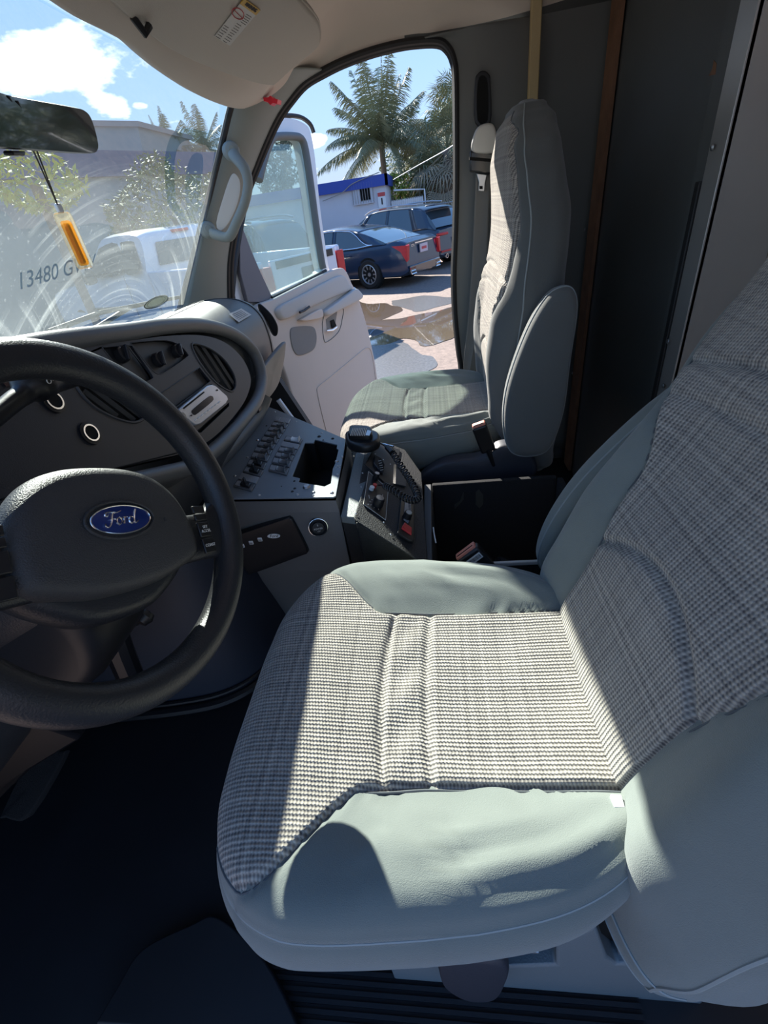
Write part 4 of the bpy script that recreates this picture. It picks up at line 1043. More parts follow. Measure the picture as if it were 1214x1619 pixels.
# stereo, slid into the fascia
st_ = thing('car_stereo', 'silver faced car stereo with oval display in the dashboard', 'stereo', tuple(F(318, 643)))
rc = [F(x, y, 0.006) for x, y in ((277, 650), (281, 646), (322, 612), (330, 610), (336, 612), (354, 628), (356, 634), (352, 640), (312, 672), (304, 674), (300, 672), (280, 657))]
b = B(); b.prism([p - fn * 0.02 for p in h_radio], -fn * 0.002); b.build('chassis', M['black'], st_)
b = B(); b.prism([F(x, y, -0.004) for x, y in ((276, 657), (334, 608), (362, 635), (308, 683))], fn * 0.006); b.build('surround', M['black'], st_, bevel=0.001)
b = B(); b.prism(rc, fn * 0.010); fc_ = b.build('face_plate', M['silver'], st_, bevel=0.002)
dsp = catmull([F(x, y, 0.0165) for x, y in ((303, 652), (306, 646), (328, 628), (334, 626), (337, 629), (335, 635), (313, 653), (307, 656))], 3, closed=True)
b = B(); b.prism(dsp, fn * 0.0006); b.build('display', M['black_gloss'], fc_)
b = B(); b.prism([F(x, y, 0.0165) for x, y in ((289, 645), (322, 619), (323.5, 620.5), (290.5, 647))], fn * 0.0006); b.build('disc_slot', M['void'], fc_)
for t in [k / 7 for k in range(8)]:
    q = F(lerp(309, 346, t), lerp(664, 636, t), 0.0165); b = B(); b.box(q, (0.003, 0.009, 0.002)); b.build('button', M['white'], fc_)
q = F(287, 659, 0.0165); b = B(); b.lathe([(0.0, 0.006), (0.008, 0.006), (0.009, 0.0)], q, fn, 20); b.build('volume_knob', M['chrome'], fc_)
b = B(); b.lathe([(0.0, 0.002), (0.002, 0.002), (0.002, 0)], F(302, 657, 0.0165), fn, 8); b.lathe([(0.0, 0.002), (0.002, 0.002), (0.002, 0)], F(343, 617, 0.0165), fn, 8); b.build('button', M['ink'], fc_)

# ================================================================ steering wheel
WC = Vector((-0.3611, 0.3731, -0.2452)); wa_, wb_, wph = 0.2971, -0.0747, -0.5432
wN = Vector((cos(wa_) * cos(wb_), cos(wa_) * sin(wb_), sin(wa_))); u0 = Vector((0, 0, 1)).cross(wN).normalized(); v0 = wN.cross(u0)
wU = u0 * cos(wph) + v0 * sin(wph); wV = wN.cross(wU)
def Wp(u, v, h=0.0): return WC + wU * u + wV * v + wN * h
sw_ = thing('steering_wheel', 'dark four spoke steering wheel with oval blue badge on its hub', 'steering wheel', tuple(WC))
b = B(); b.tube([Wp(0.1815 * cos(2 * pi * k / 96), 0.1815 * sin(2 * pi * k / 96)) for k in range(96)], 0.0200, 18, closed=True); b.build('rim', M['wheel'], sw_, sharp=80)
def pad(pts, h, th, r, puff, nm, m, par, n=6):
    pts = pts + [(-u, v) for u, v in pts[::-1] if u > 1e-6]
    return B().pillow(catmull([Wp(u, v, h) for u, v in pts], n, closed=True), wN, th, r, puff, 7).build(nm, M[m], par, sharp=80)
pad([(0, 0.063), (0.040, 0.060), (0.072, 0.048), (0.096, 0.024), (0.108, -0.006), (0.112, -0.040), (0.103, -0.056), (0.07, -0.067), (0.03, -0.075)], -0.006, 0.044, 0.020, 0.003, 'hub_pad', 'hub', sw_)
pad([(0, 0.05), (0.06, 0.035), (0.10, 0.0), (0.108, -0.045), (0.09, -0.07), (0.05, -0.095), (0.02, -0.102)], -0.028, 0.045, 0.02, 0.0, 'hub_shell', 'wheel', sw_)
for sg in (-1, 1):
    def sp_(i, j):
        u = lerp(0.080, 0.186, i); top = lerp(-0.002, 0.050, i ** 2.5) if True else 0; bot = lerp(-0.062, -0.098, i ** 2.5)
        top = lerp(0.0, 0.0, i) + 0.052 * max(0, (i - 0.35) / 0.65) ** 3; bot = -0.062 - 0.030 * max(0, (i - 0.45) / 0.55) ** 3
        q = 2 * pi * j; c_ = (top + bot) / 2; hh = (top - bot) / 2
        v = c_ + hh * spow(cos(q), 0.5); h = -0.006 + 0.013 * spow(sin(q), 0.6) - 0.004 * (1 - i)
        lim = sqrt(max(0, 0.186 ** 2 - v * v)); u = min(u, lerp(u, lim, i))
        return Wp(sg * u, v, h)
    b = B(); b.grid(sp_, 24, 32, cv=True); spk = b.build('spoke', M['wheel'], sw_, sharp=80)
    # cruise buttons on a curved strip
    for k, (v_a, v_b) in enumerate(((0.008, -0.002), (-0.003, -0.012), (-0.014, -0.034), (-0.036, -0.056))):
        cu0, cu1 = 0.109 + 0.04 * (-v_a), 0.109 + 0.04 * (-v_b)
        w_ = 0.022
        pts = [Wp(sg * cu0, v_a, 0.012), Wp(sg * (cu0 + w_), v_a, 0.010), Wp(sg * (cu1 + w_), v_b, 0.010), Wp(sg * cu1, v_b, 0.012)]
        b = B(); b.prism(pts, wN * 0.004); bt_ = b.build('cruise_button', M['black'], spk, bevel=0.0012)
        if k > 1 and sg > 0:
            text_mesh('button_text', 'SET\nACCEL' if k == 2 else 'COAST', 0.0055, Wp(sg * (cu0 + w_ / 2), (v_a + v_b) / 2, 0.0165), wU, wV, M['label'], bt_)
# badge
bc = 0.0200
b = B(); b.grid(lambda i, j: Wp(0.036 * (0.0 + i) * cos(2 * pi * j), 0.0158 * i * sin(2 * pi * j), bc + 0.0018 * (1 - i * i)), 8, 48, cv=True); bd = b.build('badge', M['blue'], sw_, sharp=80)
b = B(); b.tube([Wp(0.0355 * cos(2 * pi * k / 60), 0.0153 * sin(2 * pi * k / 60), bc + 0.0006) for k in range(60)], 0.0009, 8, closed=True); b.build('badge_edge', M['chrome'], bd)
b = B(); b.tube([Wp(0.041 * cos(2 * pi * k / 60), 0.0200 * sin(2 * pi * k / 60), bc - 0.0005) for k in range(60)], 0.0016, 8, closed=True); b.build('badge_recess', M['hub'], bd)
# script lettering laid as strokes
def stroke(pts, r=0.00095):
    return catmull([Wp(x * 0.001, y * 0.001, bc + 0.0022) for x, y in pts], 6), r
b = B()
for pts in ([(-9, 7.2), (-13, 8.6), (-18, 8), (-20, 5.6), (-17.5, 4.4), (-16, 5.8)], [(-18.5, 8.2), (-12, 8.6), (-6, 7.8), (-1, 9.0)], [(-10.5, 8.4), (-13, 3), (-15.5, -3.5), (-19, -7), (-22.5, -5.8), (-21.5, -3.2)], [(-16.5, 0.4), (-12.5, 1.2), (-9.5, 0.8)],
            [(-4.5, 1.8), (-7.6, 0.8), (-8.4, -3), (-6.2, -5.4), (-3.2, -3.8), (-2.8, -0.5), (-4.5, 1.8), (-1.5, 0.6)],
            [(1.2, 2.4), (0.4, -1), (-0.6, -5.0)], [(0.6, -0.2), (2.8, 2.0), (5.0, 2.0)],
            [(12.0, 1.0), (9.2, 1.8), (6.8, -0.8), (7.0, -4.2), (9.6, -5.2), (11.8, -3.0), (12.0, 1.0)], [(17.5, 9.6), (15.0, 5.0), (12.8, -1.0), (12.6, -4.4), (14.4, -5.4), (18.0, -3.4)]):
    p_, r_ = stroke(pts); b.tube(p_, r_, 6, flat=(1.2, 0.7))
b.build('badge_script', M['chrome'], bd)
text_mesh('hub_mark', '6', 0.008, Wp(0.056, -0.006, 0.0205), wU, wV, M['dash'], sw_)

# column, shift lever, tilt lever
colm = thing('steering_column', 'dark plastic steering column behind the wheel with shift and tilt levers', 'steering column', tuple(WC - wN * 0.2))
cd_ = Vector((-0.93, 0.02, -0.36)).normalized()
b = B(); b.lathe([(0.0, 0.0), (0.045, 0.0), (0.062, 0.02), (0.078, 0.06), (0.085, 0.16), (0.08, 0.32), (0.0, 0.33)], WC - wN * 0.045 + Vector((0, 0, -0.015)), cd_, 28)
b.build('shroud', M['wheel'], colm)
b = B(); b.pillow(catmull([WC + Vector(v) for v in ((-0.06, 0, -0.05), (-0.04, 0, -0.13), (-0.10, 0, -0.21), (-0.25, 0, -0.25), (-0.32, 0, -0.16), (-0.2, 0, -0.04))], 5, closed=True), (0, 1, 0), 0.13, 0.03, 0.0); b.build('lower_shroud', M['black'], colm, sharp=70)
def K_(px, py, x=-0.47): return P(px, py, 'x', x)
lv = catmull([K_(-60, 700), K_(0, 652), K_(22, 634), K_(36, 624), K_(44, 613), K_(58, 603), K_(78, 596), K_(100, 590), K_(116, 585)], 4)
rl = [interp([(0, 0.010), (0.33, 0.011), (0.42, 0.013), (0.53, 0.0215), (0.62, 0.0235), (0.74, 0.020), (1.0, 0.020)], k / (len(lv) - 1)) for k in range(len(lv))]
b = B(); b.tube(lv, rl, 16); b.build('shift_lever', M['black'], colm, sharp=80)
text_mesh('lever_text', 'ON/OFF', 0.0095, K_(87, 592, -0.447), K_(95, 589, -0.45) - K_(83, 603, -0.45), K_(80, 592, -0.45) - K_(92, 600, -0.45), M['label'], colm)
b = B(); b.tube([P(185, 1000, 'x', -0.50), P(205, 985, 'x', -0.48), P(222, 975, 'x', -0.47), P(232, 972, 'x', -0.465)], [0.008, 0.009, 0.010, 0.009], 10); b.lathe([(0, 0.011), (0.011, 0.008), (0.014, 0.0), (0.010, -0.01), (0, -0.012)], P(228, 975, 'x', -0.462), (0.3, 0.8, 0.2), 16); b.build('tilt_lever', M['black'], colm)
b = B(); b.tube([P(175, 985, 'x', -0.56), P(190, 1030, 'x', -0.56), P(215, 1090, 'x', -0.58)], 0.022, 10); b.build('column_bracket', M['black'], colm)
# ================================================================ switch console
ZP = -0.545
def Zp(px, py, z=ZP): return P(px, py, 'z', z)
con = thing('switch_console', 'grey console box with blue grey plate of rocker switches and a square opening', 'console', tuple(P(450, 800, 'z', -1.0)))
quad = [Zp(418, 641), Zp(438, 648), Zp(546, 694), Zp(544, 712), Zp(531, 784), Zp(527, 786), Zp(366, 788), Zp(340, 748), Zp(375, 705), Zp(402, 668)]
hole = [Zp(x, y) for x, y in ((482, 700), (496, 700), (498, 695), (512, 698), (533, 703), (532, 709), (535, 711), (530, 732), (526, 741), (523, 764), (519, 766), (513, 769), (495, 766), (472, 762), (474, 756), (462, 753), (468, 738))]
b = B(); hole_plate(b, quad, [hole], (0, 0, -0.004)); b.build('switch_plate', M['panel'], con, bevel=0.0008)
cav = [Vector((p.x, p.y, ZP - 0.004)) for p in hole]
b = B(); b.add(cav + [Vector((p.x, p.y, ZP - 0.10)) for p in hole], [(i, (i + 1) % len(cav), (i + 1) % len(cav) + len(cav), i + len(cav)) for i in range(len(cav))] + [tuple(range(len(cav), 2 * len(cav)))]); b.build('opening_well', M['void'], con)
body = [Vector((p.x, p.y, ZP - 0.005)) for p in (quad[0], quad[2], quad[3], quad[5], quad[6], quad[7], quad[8])]
bod2 = []
cb = sum(body, Vector()) / len(body)
for p in body: bod2.append(Vector((cb.x + (p.x - cb.x) * 1.03, cb.y + (p.y - cb.y) * 1.03, p.z)))
b = B()
# hollow body: only walls, so the opening stays deep
n_ = len(bod2)
for (z0, z1, s0_, s1_) in ((-0.0, -0.030, 1.0, 1.02), (-0.030, -0.22, 1.02, 1.0), (-0.22, -0.45, 1.0, 0.86)):
    ra = [Vector((cb.x + (p.x - cb.x) * s0_, cb.y + (p.y - cb.y) * s0_, p.z + z0)) for p in bod2]; rb_ = [Vector((cb.x + (p.x - cb.x) * s1_, cb.y + (p.y - cb.y) * s1_, p.z + z1)) for p in bod2]
    b.add(ra + rb_, [(i, (i + 1) % n_, (i + 1) % n_ + n_, i + n_) for i in range(n_)])
b.build('console_body', M['console'], con, sharp=50)
def scr(px, py, r=0.0042, m='steel', z=ZP, par=con, nm='screw', ax=(0, 0, 1), fn_=None):
    q = Zp(px, py, z) if fn_ is None else fn_(px, py); b = B(); b.lathe([(0.0, r * 0.7), (r * 0.6, r * 0.55), (r, 0.0)], q, ax, 12); return b.build(nm, M[m], par)
def cpx(x, y): return 360 + x / 6.07, 650 + y / 6.07
for (x, y, r_, m_) in ((452, 10, 0.004, 'steel'), (655, 102, 0.0035, 'steel'), (285, 280, 0.005, 'chrome'), (187, 445, 0.004, 'steel'), (68, 622, 0.0045, 'steel'), (300, 808, 0.0045, 'steel'), (640, 672, 0.0035, 'black'), (620, 772, 0.004, 'black'), (643, 743, 0.004, 'black'), (668, 803, 0.0045, 'steel'), (825, 780, 0.0045, 'steel'), (1000, 785, 0.005, 'chrome'), (1052, 612, 0.0045, 'steel'), (1098, 440, 0.0045, 'steel'), (1045, 485, 0.006, 'steel'), (1007, 265, 0.005, 'black'), (900, 208, 0.0035, 'steel'), (878, 245, 0.006, 'black'), (372, 142, 0.0035, 'black'), (515, 722, 0.002, 'black'), (820, 810, 0.003, 'chrome'), (916, 278, 0.003, 'black')):
    scr(*cpx(x, y), r_, m_)
q = Zp(*cpx(757, 730)); b = B(); b.lathe([(0.0, 0.006), (0.007, 0.005), (0.010, 0.001), (0.010, 0.0)], q, (0, 0, 1), 20); b.build('dome_cap', M['steel'], con)
text_mesh('pencil_marks', 'SC', 0.016, Zp(*cpx(1060, 535)) + Vector((0, 0, 0.0006)), Zp(*cpx(1040, 570)) - Zp(*cpx(1075, 505)), Zp(*cpx(1100, 560)) - Zp(*cpx(1040, 530)), M['label'], con)
left = [(525, 95, 2), (497, 145, 1), (468, 190, 1), (435, 235, 1), (405, 287, 1), (372, 337, 1), (340, 392, 1), (313, 448, 1), (278, 520, 3), (245, 590, 3), (205, 655, 0), (162, 725, 3)]
right = [(630, 285, 4), (600, 338, 0), (572, 392, 1), (543, 444, 1), (517, 500, 1), (490, 572, 1)]
lx = (Zp(*cpx(235, 755)) - Zp(*cpx(60, 705))); plw = lx.length; lx.normalize(); ly = Vector((0, 0, 1)).cross(lx)
# the rows step along this direction
for lst in (left, right):
    for k, (x, y, kind) in enumerate(lst):
        c = Zp(*cpx(x, y)); nx_ = lst[k + 1] if k + 1 < len(lst) else None
        st2 = (Zp(*cpx(nx_[0], nx_[1])) - c).length if nx_ else st2
        hgt = st2 * 0.84; w_ = plw * 0.98
        if nx_: ls = (Zp(*cpx(nx_[0], nx_[1])) - c).normalized()
        R = Matrix((lx, ls, Vector((0, 0, 1)))).transposed()
        b = B(); b.box(c + Vector((0, 0, 0.0025)), (w_, hgt, 0.005), R); pl_ = b.build('switch_frame', M['switch_plate' if kind in (0, 2) else 'switch'], con, bevel=0.0012)
        if kind == 0: continue
        b = B(); b.box(c - lx * w_ * 0.30 + Vector((0, 0, 0.0055)), (w_ * 0.28, hgt * 0.68, 0.0015), R); b.build('label_window', M['switch_plate'], pl_, bevel=0.0004)
        if kind == 2: continue
        if kind in (1, 4):
            # curved rocker paddle
            def rk(i, j):
                u = lerp(-0.20, 0.28, i) * w_ + w_ * 0.12; s_ = (i - 0.5) * 2; q_ = 2 * pi * j
                top_ = 0.003 + 0.007 * (0.35 + 0.65 * s_ ** 2) + 0.004 * s_
                return c + lx * u + ls * (hgt * 0.36 * spow(cos(q_), 0.5)) + Vector((0, 0, 0.004 + max(0, spow(sin(q_), 0.5)) * top_))
            b = B(); b.grid(rk, 12, 20, cv=True)
            b.f.append(tuple(range(0, 20))); b.f.append(tuple(range(12 * 20, 13 * 20)))
            b.build('rocker', M['white' if kind == 4 else 'switch'], pl_, sharp=60)
        else:
            b = B(); b.box(c + lx * w_ * 0.10 + Vector((0, 0, 0.008)), (w_ * 0.5, hgt * 0.6, 0.008), R); b.build('rocker', M['black'], pl_, bevel=0.002)
            b = B(); b.box(c + lx * w_ * 0.12 + Vector((0, 0, 0.018)), (w_ * 0.10, hgt * 0.34, 0.020), R); b.build('rocker_lug', M['black'], pl_, bevel=0.0015)

# black control module on the console's side
md = thing('control_module', 'flat black control module with three small white buttons on the console side', 'control module', tuple(P(430, 860, 'y', 0.88)))
yf = 0.885
def Y_(px, py, y=yf): return P(px, py, 'y', y)
mo_ = catmull([Y_(362, 852), Y_(366, 846), Y_(450, 817), Y_(460, 816), Y_(466, 822), Y_(487, 864), Y_(486, 871), Y_(478, 875), Y_(402, 903), Y_(393, 902), Y_(388, 896)], 3, closed=True)
B().pillow(mo_, (0, -1, 0), 0.022, 0.004).build('module_case', M['black'], md, sharp=60)
for (px, py) in ((383, 863), (397, 858), (411, 853)):
    q = Y_(px, py, yf - 0.012); R = Matrix.Rotation(0.0, 3, 'Y'); b = B(); b.box(q, (0.0115, 0.004, 0.0115)); bb_ = b.build('module_button', M['white'], md, bevel=0.002)
    b = B(); b.box(q + Vector((0, -0.0022, 0.001)), (0.008, 0.0005, 0.0012)); b.box(q + Vector((0, -0.0022, -0.002)), (0.008, 0.0005, 0.0012)); b.build('button_text', M['ink'], bb_)
q = Y_(433, 847, yf - 0.012); xa = (Y_(443, 844) - Y_(423, 850)).normalized(); za = Vector((0, 0, 1))
b = B(); b.prism([q + Vector((0.0165 * cos(k * pi / 16), 0, 0.0065 * sin(k * pi / 16))) for k in range(32)], (0, -0.002, 0)); ob = b.build('module_badge', M['white'], md)
text_mesh('badge_text', 'Ford', 0.0115, q + Vector((0, -0.0024, 0.0005)), (1, 0, 0), (0, 0, 1), M['ink'], ob, shear=0.3)

# round power outlet with cap
po = thing('power_outlet', 'round capped power outlet on the corner of the switch console', 'power outlet', tuple(Y_(503, 833)))
q = Y_(503, 833, 0.872); ax_o = Vector((0.25, -1, 0.25)).normalized()
b = B(); b.lathe([(0.0235, -0.004), (0.0235, 0.004), (0.0195, 0.0065), (0.0185, 0.004), (0.0, 0.004)], q, ax_o, 36); b.build('outlet_ring', M['black_gloss'], po)
b = B(); b.tube([q + (ax_o.cross(Vector((1, 0, 0))).normalized() * cos(2 * pi * k / 36) + ax_o.cross(ax_o.cross(Vector((1, 0, 0)))).normalized() * sin(2 * pi * k / 36)) * 0.0225 + ax_o * 0.0045 for k in range(36)], 0.0010, 6, closed=True); b.build('chrome_ring', M['chrome'], po)
b = B(); b.lathe([(0.0, 0.009), (0.014, 0.0085), (0.0155, 0.004)], q, ax_o, 36); cap_ = b.build('outlet_cap', M['black'], po)
xo = Vector((0.97, 0.24, 0.0)); yo = Vector((0, 0, 1)); yo = (yo - ax_o * yo.dot(ax_o)).normalized(); xo = (xo - ax_o * xo.dot(ax_o)).normalized()
text_mesh('cap_text', 'POWER', 0.0062, q + ax_o * 0.0094 - yo * 0.002, xo, yo, M['label'], cap_)
text_mesh('cap_text', 'II', 0.0065, q + ax_o * 0.0094 + yo * 0.007, xo, yo, M['label'], cap_)
text_mesh('cap_text', '12V', 0.005, q + ax_o * 0.0094 - yo * 0.0085, xo, yo, M['label'], cap_)

# ================================================================ radio console
rn = Vector((0.42, -0.06, 0.9)).normalized(); rp0 = P(575, 820, 'z', -0.575)
def Rp(px, py, off=0.0): return PP(px, py, rp0 + rn * off, rn)
rad = thing('radio_console', 'black textured console with radio and siren control panels', 'console', tuple(P(600, 850, 'z', -1.0)))
face = [Rp(598, 699), Rp(622, 704), Rp(640, 711), Rp(666, 748), Rp(676, 890), Rp(672, 893), Rp(562, 822), Rp(560, 818)]
b = B(); b.prism(face, -rn * 0.004); b.build('radio_plate', M['black_tex'], rad, bevel=0.001)
# cast top strip, catching the sun
strip = [P(562, 716, 'z', -0.572), P(600, 698, 'z', -0.572), P(561, 819, 'z', -0.578), P(538, 816, 'z', -0.578)]
b = B(); b.prism(strip, (0, 0, -0.02)); b.build('top_strip', mat('grey wrinkle paint', (0.17, 0.185, 0.185), 0.5, ns=300, nstr=0.6, var=0.2, vs=300), rad, bevel=0.003)
foot = [strip[0], strip[3], strip[2] + Vector((0.002, 0, 0)), face[6], face[4], face[3], face[2], face[0]]
b = B(); low_ = [Vector((p.x, p.y + (0.03 if p.y < 0.95 else 0), -1.07)) for p in foot]; n_ = len(foot)
upp = [p + Vector((0, 0, -0.006)) for p in foot]
b.add(upp + low_, [tuple(range(n_)), ] + [(i, (i + 1) % n_, (i + 1) % n_ + n_, i + n_) for i in range(n_)]); b.build('console_body', M['black_tex'], rad, bevel=0.004)
# siren amplifier panel with white outline
pan = [Rp(581, 746, 0.001), Rp(612, 776, 0.001), Rp(612, 826, 0.001), Rp(574, 799, 0.001)]
pan = [Rp(x, y, 0.001) for x, y in ((582, 747), (613, 775), (609, 824), (574, 799))]
b = B(); b.prism(pan, rn * 0.003); sp_an = b.build('siren_panel', M['black'], rad, bevel=0.0006)
b = B(); b.tube([p + rn * 0.0035 for p in pan], 0.0008, 4, closed=True); b.build('outline', M['label'], sp_an)
def rknob(px, py, r, h, par, cap='steel'):
    q = Rp(px, py, 0.004); b = B(); b.lathe([(0.0, h), (r * 0.86, h), (r * 0.92, h * 0.9), (r, 0.0)], q, rn, 20); k = b.build('knob', M['black'], par)
    b = B(); b.lathe([(0.0, h + 0.001), (r * 0.7, h + 0.001), (r * 0.7, h - 0.001)], q, rn, 20); b.build('knob_cap', M[cap], k)
rknob(597, 797, 0.0135, 0.020, sp_an); rknob(593, 757, 0.008, 0.018, sp_an)
b = B(); b.lathe([(0, 0.009), (0.006, 0.009), (0.006, 0)], Rp(587, 774, 0.004), rn, 12); b.build('white_button', M['white'], sp_an)
b = B(); b.lathe([(0, 0.011), (0.005, 0.011), (0.005, 0)], Rp(591, 771, 0.004), rn, 12); b.build('red_button', M['red'], sp_an)
b = B()
for k in range(8):
    a_ = -2.4 + k * 0.6; q = Rp(597, 797, 0.0045); u_ = rn.cross(Vector((0, 1, 0))).normalized(); w_ = rn.cross(u_)
    b.tube([q + (u_ * cos(a_) + w_ * sin(a_)) * 0.0165, q + (u_ * cos(a_) + w_ * sin(a_)) * 0.020], 0.0006, 4)
b.tube([Rp(583, 783, .0045), Rp(584, 788, .0045)], 0.0008, 4); b.tube([Rp(605, 782, .0045), Rp(603, 792, .0045)], 0.0010, 4); b.tube([Rp(602, 788, .0045), Rp(606, 790, .0045)], 0.0008, 4)
b.build('panel_marks', M['label'], sp_an)
# second panel with connector
p2 = [Rp(x, y, 0.001) for x, y in ((596, 700), (632, 712), (622, 768), (612, 768), (576, 735))]
b = B(); b.prism(p2, rn * 0.0025); c2_ = b.build('connector_panel', M['black'], rad, bevel=0.0006)
b = B(); b.prism([Rp(x, y, 0.004) for x, y in ((591, 722), (602, 728), (607, 738), (605, 750), (598, 746), (590, 736))], rn * 0.008); b.build('connector', M['black_gloss'], c2_, bevel=0.0015)
b = B()
for k in range(5): q = Rp(598 + k * 0.8, 729 + k * 3.6, 0.013); b.tube([q, q + Vector((0.008, 0.002, 0))], 0.0007, 4)
b.build('connector_pins', M['label'], c2_)
for (x, y) in ((593, 718), (606, 727), (617, 734), (582, 798), (607, 826), (563, 812), (618, 845), (573, 748), (571, 770)):
    scr(x, y, 0.0024, 'steel', par=rad, ax=rn, fn_=lambda a, c: Rp(a, c, 0.003))
# bracket strips and the siren head with red switch
b = B(); b.prism([Rp(x, y, 0.002) for x, y in ((622, 735), (626, 735), (625, 766), (621, 765))], rn * 0.002); b.build('bright_edge', M['chrome'], rad)
b = B(); b.prism([Rp(x, y, 0.002) for x, y in ((626, 742), (643, 756), (641, 770), (625, 766))], rn * 0.003); b.build('blank_plate', M['dash'], rad)
b = B(); b.prism([Rp(x, y, 0.001) for x, y in ((634, 782), (653, 792), (653, 858), (628, 838))], rn * 0.006); sh_ = b.build('siren_head', M['black'], rad, bevel=0.001)
b = B(); b.prism([Rp(x, y, 0.008) for x, y in ((640, 792), (649, 794), (650, 815), (645, 828), (638, 822))], rn * 0.001); b.build('level_window', M['switch_plate'], sh_)
b = B()
for k in range(8): b.tube([Rp(645.5, 796 + k * 2.2, 0.0095), Rp(649, 797 + k * 2.2, 0.0095)], 0.0006, 4)
b.build('level_marks', M['ink'], sh_)
q = Rp(643, 818, 0.008); b = B(); b.lathe([(0, 0.016), (0.0095, 0.016), (0.011, 0.0)], q, rn, 16); kk = b.build('knob', M['black'], sh_)
b = B(); b.lathe([(0, 0.017), (0.007, 0.017), (0.007, 0.015)], q, rn, 16); b.build('knob_cap', M['label'], kk)
b = B(); b.prism([Rp(x, y, 0.008) for x, y in ((638, 829), (650, 838), (649, 849), (633, 838))], rn * 0.008); b.build('red_switch', M['red'], sh_, bevel=0.002)
b = B(); b.prism([Rp(x, y, 0.006) for x, y in ((628, 838), (633, 838), (650, 850), (652, 858), (646, 857), (627, 845))], rn * 0.006); b.build('switch_guard', M['black'], sh_, bevel=0.001)

# microphone in its clip, coiled cord
mic = thing('microphone', 'black hand microphone with slotted front clipped on the radio console', 'microphone', tuple(P(572, 700, 'z', -0.56)))
def Mz(px, py, z=-0.515): return P(px, py, 'z', z)
mb = catmull([Mz(546, 692, -0.525), Mz(552, 686, -0.525), Mz(575, 682, -0.525), Mz(597, 688, -0.525), Mz(601, 697, -0.525), Mz(597, 705, -0.525), Mz(575, 711, -0.525), Mz(551, 706, -0.525)], 5, closed=True)
B().pillow(mb, (0, 0, 1), 0.030, 0.012, 0.0).build('microphone_body', M['black'], mic, sharp=60)
mg = catmull([Mz(552, 684, -0.505), Mz(556, 677, -0.505), Mz(582, 678, -0.505), Mz(588, 683, -0.505), Mz(586, 692, -0.505), Mz(562, 693, -0.505), Mz(551, 691, -0.505)], 5, closed=True)
B().pillow(mg, (0, 0, 1), 0.022, 0.006, 0.002).build('microphone_front', M['black'], mic, sharp=60)
for k in range(9):
    t = k / 8; a_, c_ = Mz(lerp(558, 579, t), 677.5, -0.492), Mz(lerp(554, 576, t), 688.5, -0.492)
    b = B(); b.tube([a_, c_], 0.0013, 6); b.build('front_rib', M['label'], mic)
b = B(); b.prism([Mz(581, 680, -0.4925), Mz(587, 682, -0.4925), Mz(584, 689, -0.4925), Mz(577.5, 688.5, -0.4925)], (0, 0, 0.001)); b.build('label_plate', M['steel'], mic)
b = B(); b.prism([Mz(560, 706, -0.55), Mz(590, 706, -0.55), Mz(588, 713, -0.55), Mz(556, 712, -0.55)], (0, 0, 0.012)); b.build('clip', M['steel'], mic, bevel=0.002)
cp = catmull([Mz(600, 700, -0.53), Mz(614, 709, -0.535), Mz(622, 718, -0.54), Mz(636, 740, -0.545), Mz(650, 762, -0.55), Mz(660, 783, -0.55), Mz(656, 791, -0.55), Mz(640, 787, -0.55), Mz(620, 774, -0.545), Mz(608, 768, -0.55), Mz(598, 767, -0.565)], 24)
hel = []; tot = len(cp); ang = 0
for k in range(tot):
    p = cp[k]; t = (cp[min(k + 1, tot - 1)] - cp[max(k - 1, 0)]).normalized(); a_ = t.cross(Vector((0, 0, 1))).normalized(); c_ = t.cross(a_)
for k in range(tot * 4):
    f_ = k / 4; i0 = min(int(f_), tot - 2); p = cp[i0].lerp(cp[i0 + 1], f_ - i0); t = (cp[i0 + 1] - cp[i0]).normalized(); a_ = t.cross(Vector((0, 0, 1))).normalized(); c_ = t.cross(a_)
    fr_c = k / (tot * 4); rr2 = 0.0072 * sstep(0.09, 0.14, fr_c) * (1 - sstep(0.88, 0.92, fr_c))
    ang = k * 2 * pi * 42 / (tot * 4); hel.append(p + (a_ * cos(ang) + c_ * sin(ang)) * rr2)
b = B(); b.tube(hel, 0.0021, 6); b.build('coiled_cord', M['black_gloss'], mic, sharp=80)
b = B(); b.tube([Mz(612, 707, -0.53), Mz(620, 716, -0.535)], 0.008, 10); b.build('cord_sleeve', M['black'], mic)
b = B(); b.tube([P(598, 700, 'z', -0.545), P(622, 706, 'z', -0.545)], 0.0025, 8); b.build('clip_rod', M['chrome'], mic)

# ================================================================ carpeted bin between the seats
ZB = -0.66
bin_ = thing('storage_bin', 'open black carpeted storage bin between the two seats', 'storage bin', (0.13, 0.9, -1.0))
def Bz(px, py, z=ZB): return P(px, py, 'z', z)
c00, c10, c11, c01 = Bz(684, 892), Bz(850, 884), Bz(866, 742), Bz(684, 768)
x0, x1 = (c00.x + c01.x) / 2, 0.30; y0, y1 = c00.y, c01.y
def wall(b, p, q, th_, z0, z1):
    d = (q - p); nrm = Vector((-d.y, d.x, 0)).normalized() * th_
    b.prism([Vector((p.x, p.y, z0)), Vector((q.x, q.y, z0)), Vector((q.x + nrm.x, q.y + nrm.y, z0)), Vector((p.x + nrm.x, p.y + nrm.y, z0))], (0, 0, z1 - z0))
A_, B_, C2, D_ = Vector((x0, y0, 0)), Vector((x1, y0, 0)), Vector((x1, y1, 0)), Vector((x0, y1, 0))
for nm, p, q in (('front_wall', D_, A_), ('near_wall', A_, B_), ('rear_wall', B_, C2), ('far_wall', C2, D_)):
    b = B(); wall(b, p, q, -0.016, -0.97, ZB); b.build(nm, M['carpet'], bin_, bevel=0.003)
b = B(); b.box(((x0 + x1) / 2, (y0 + y1) / 2, -0.98), (x1 - x0, y1 - y0, 0.02)); b.build('bin_floor', M['carpet'], bin_)
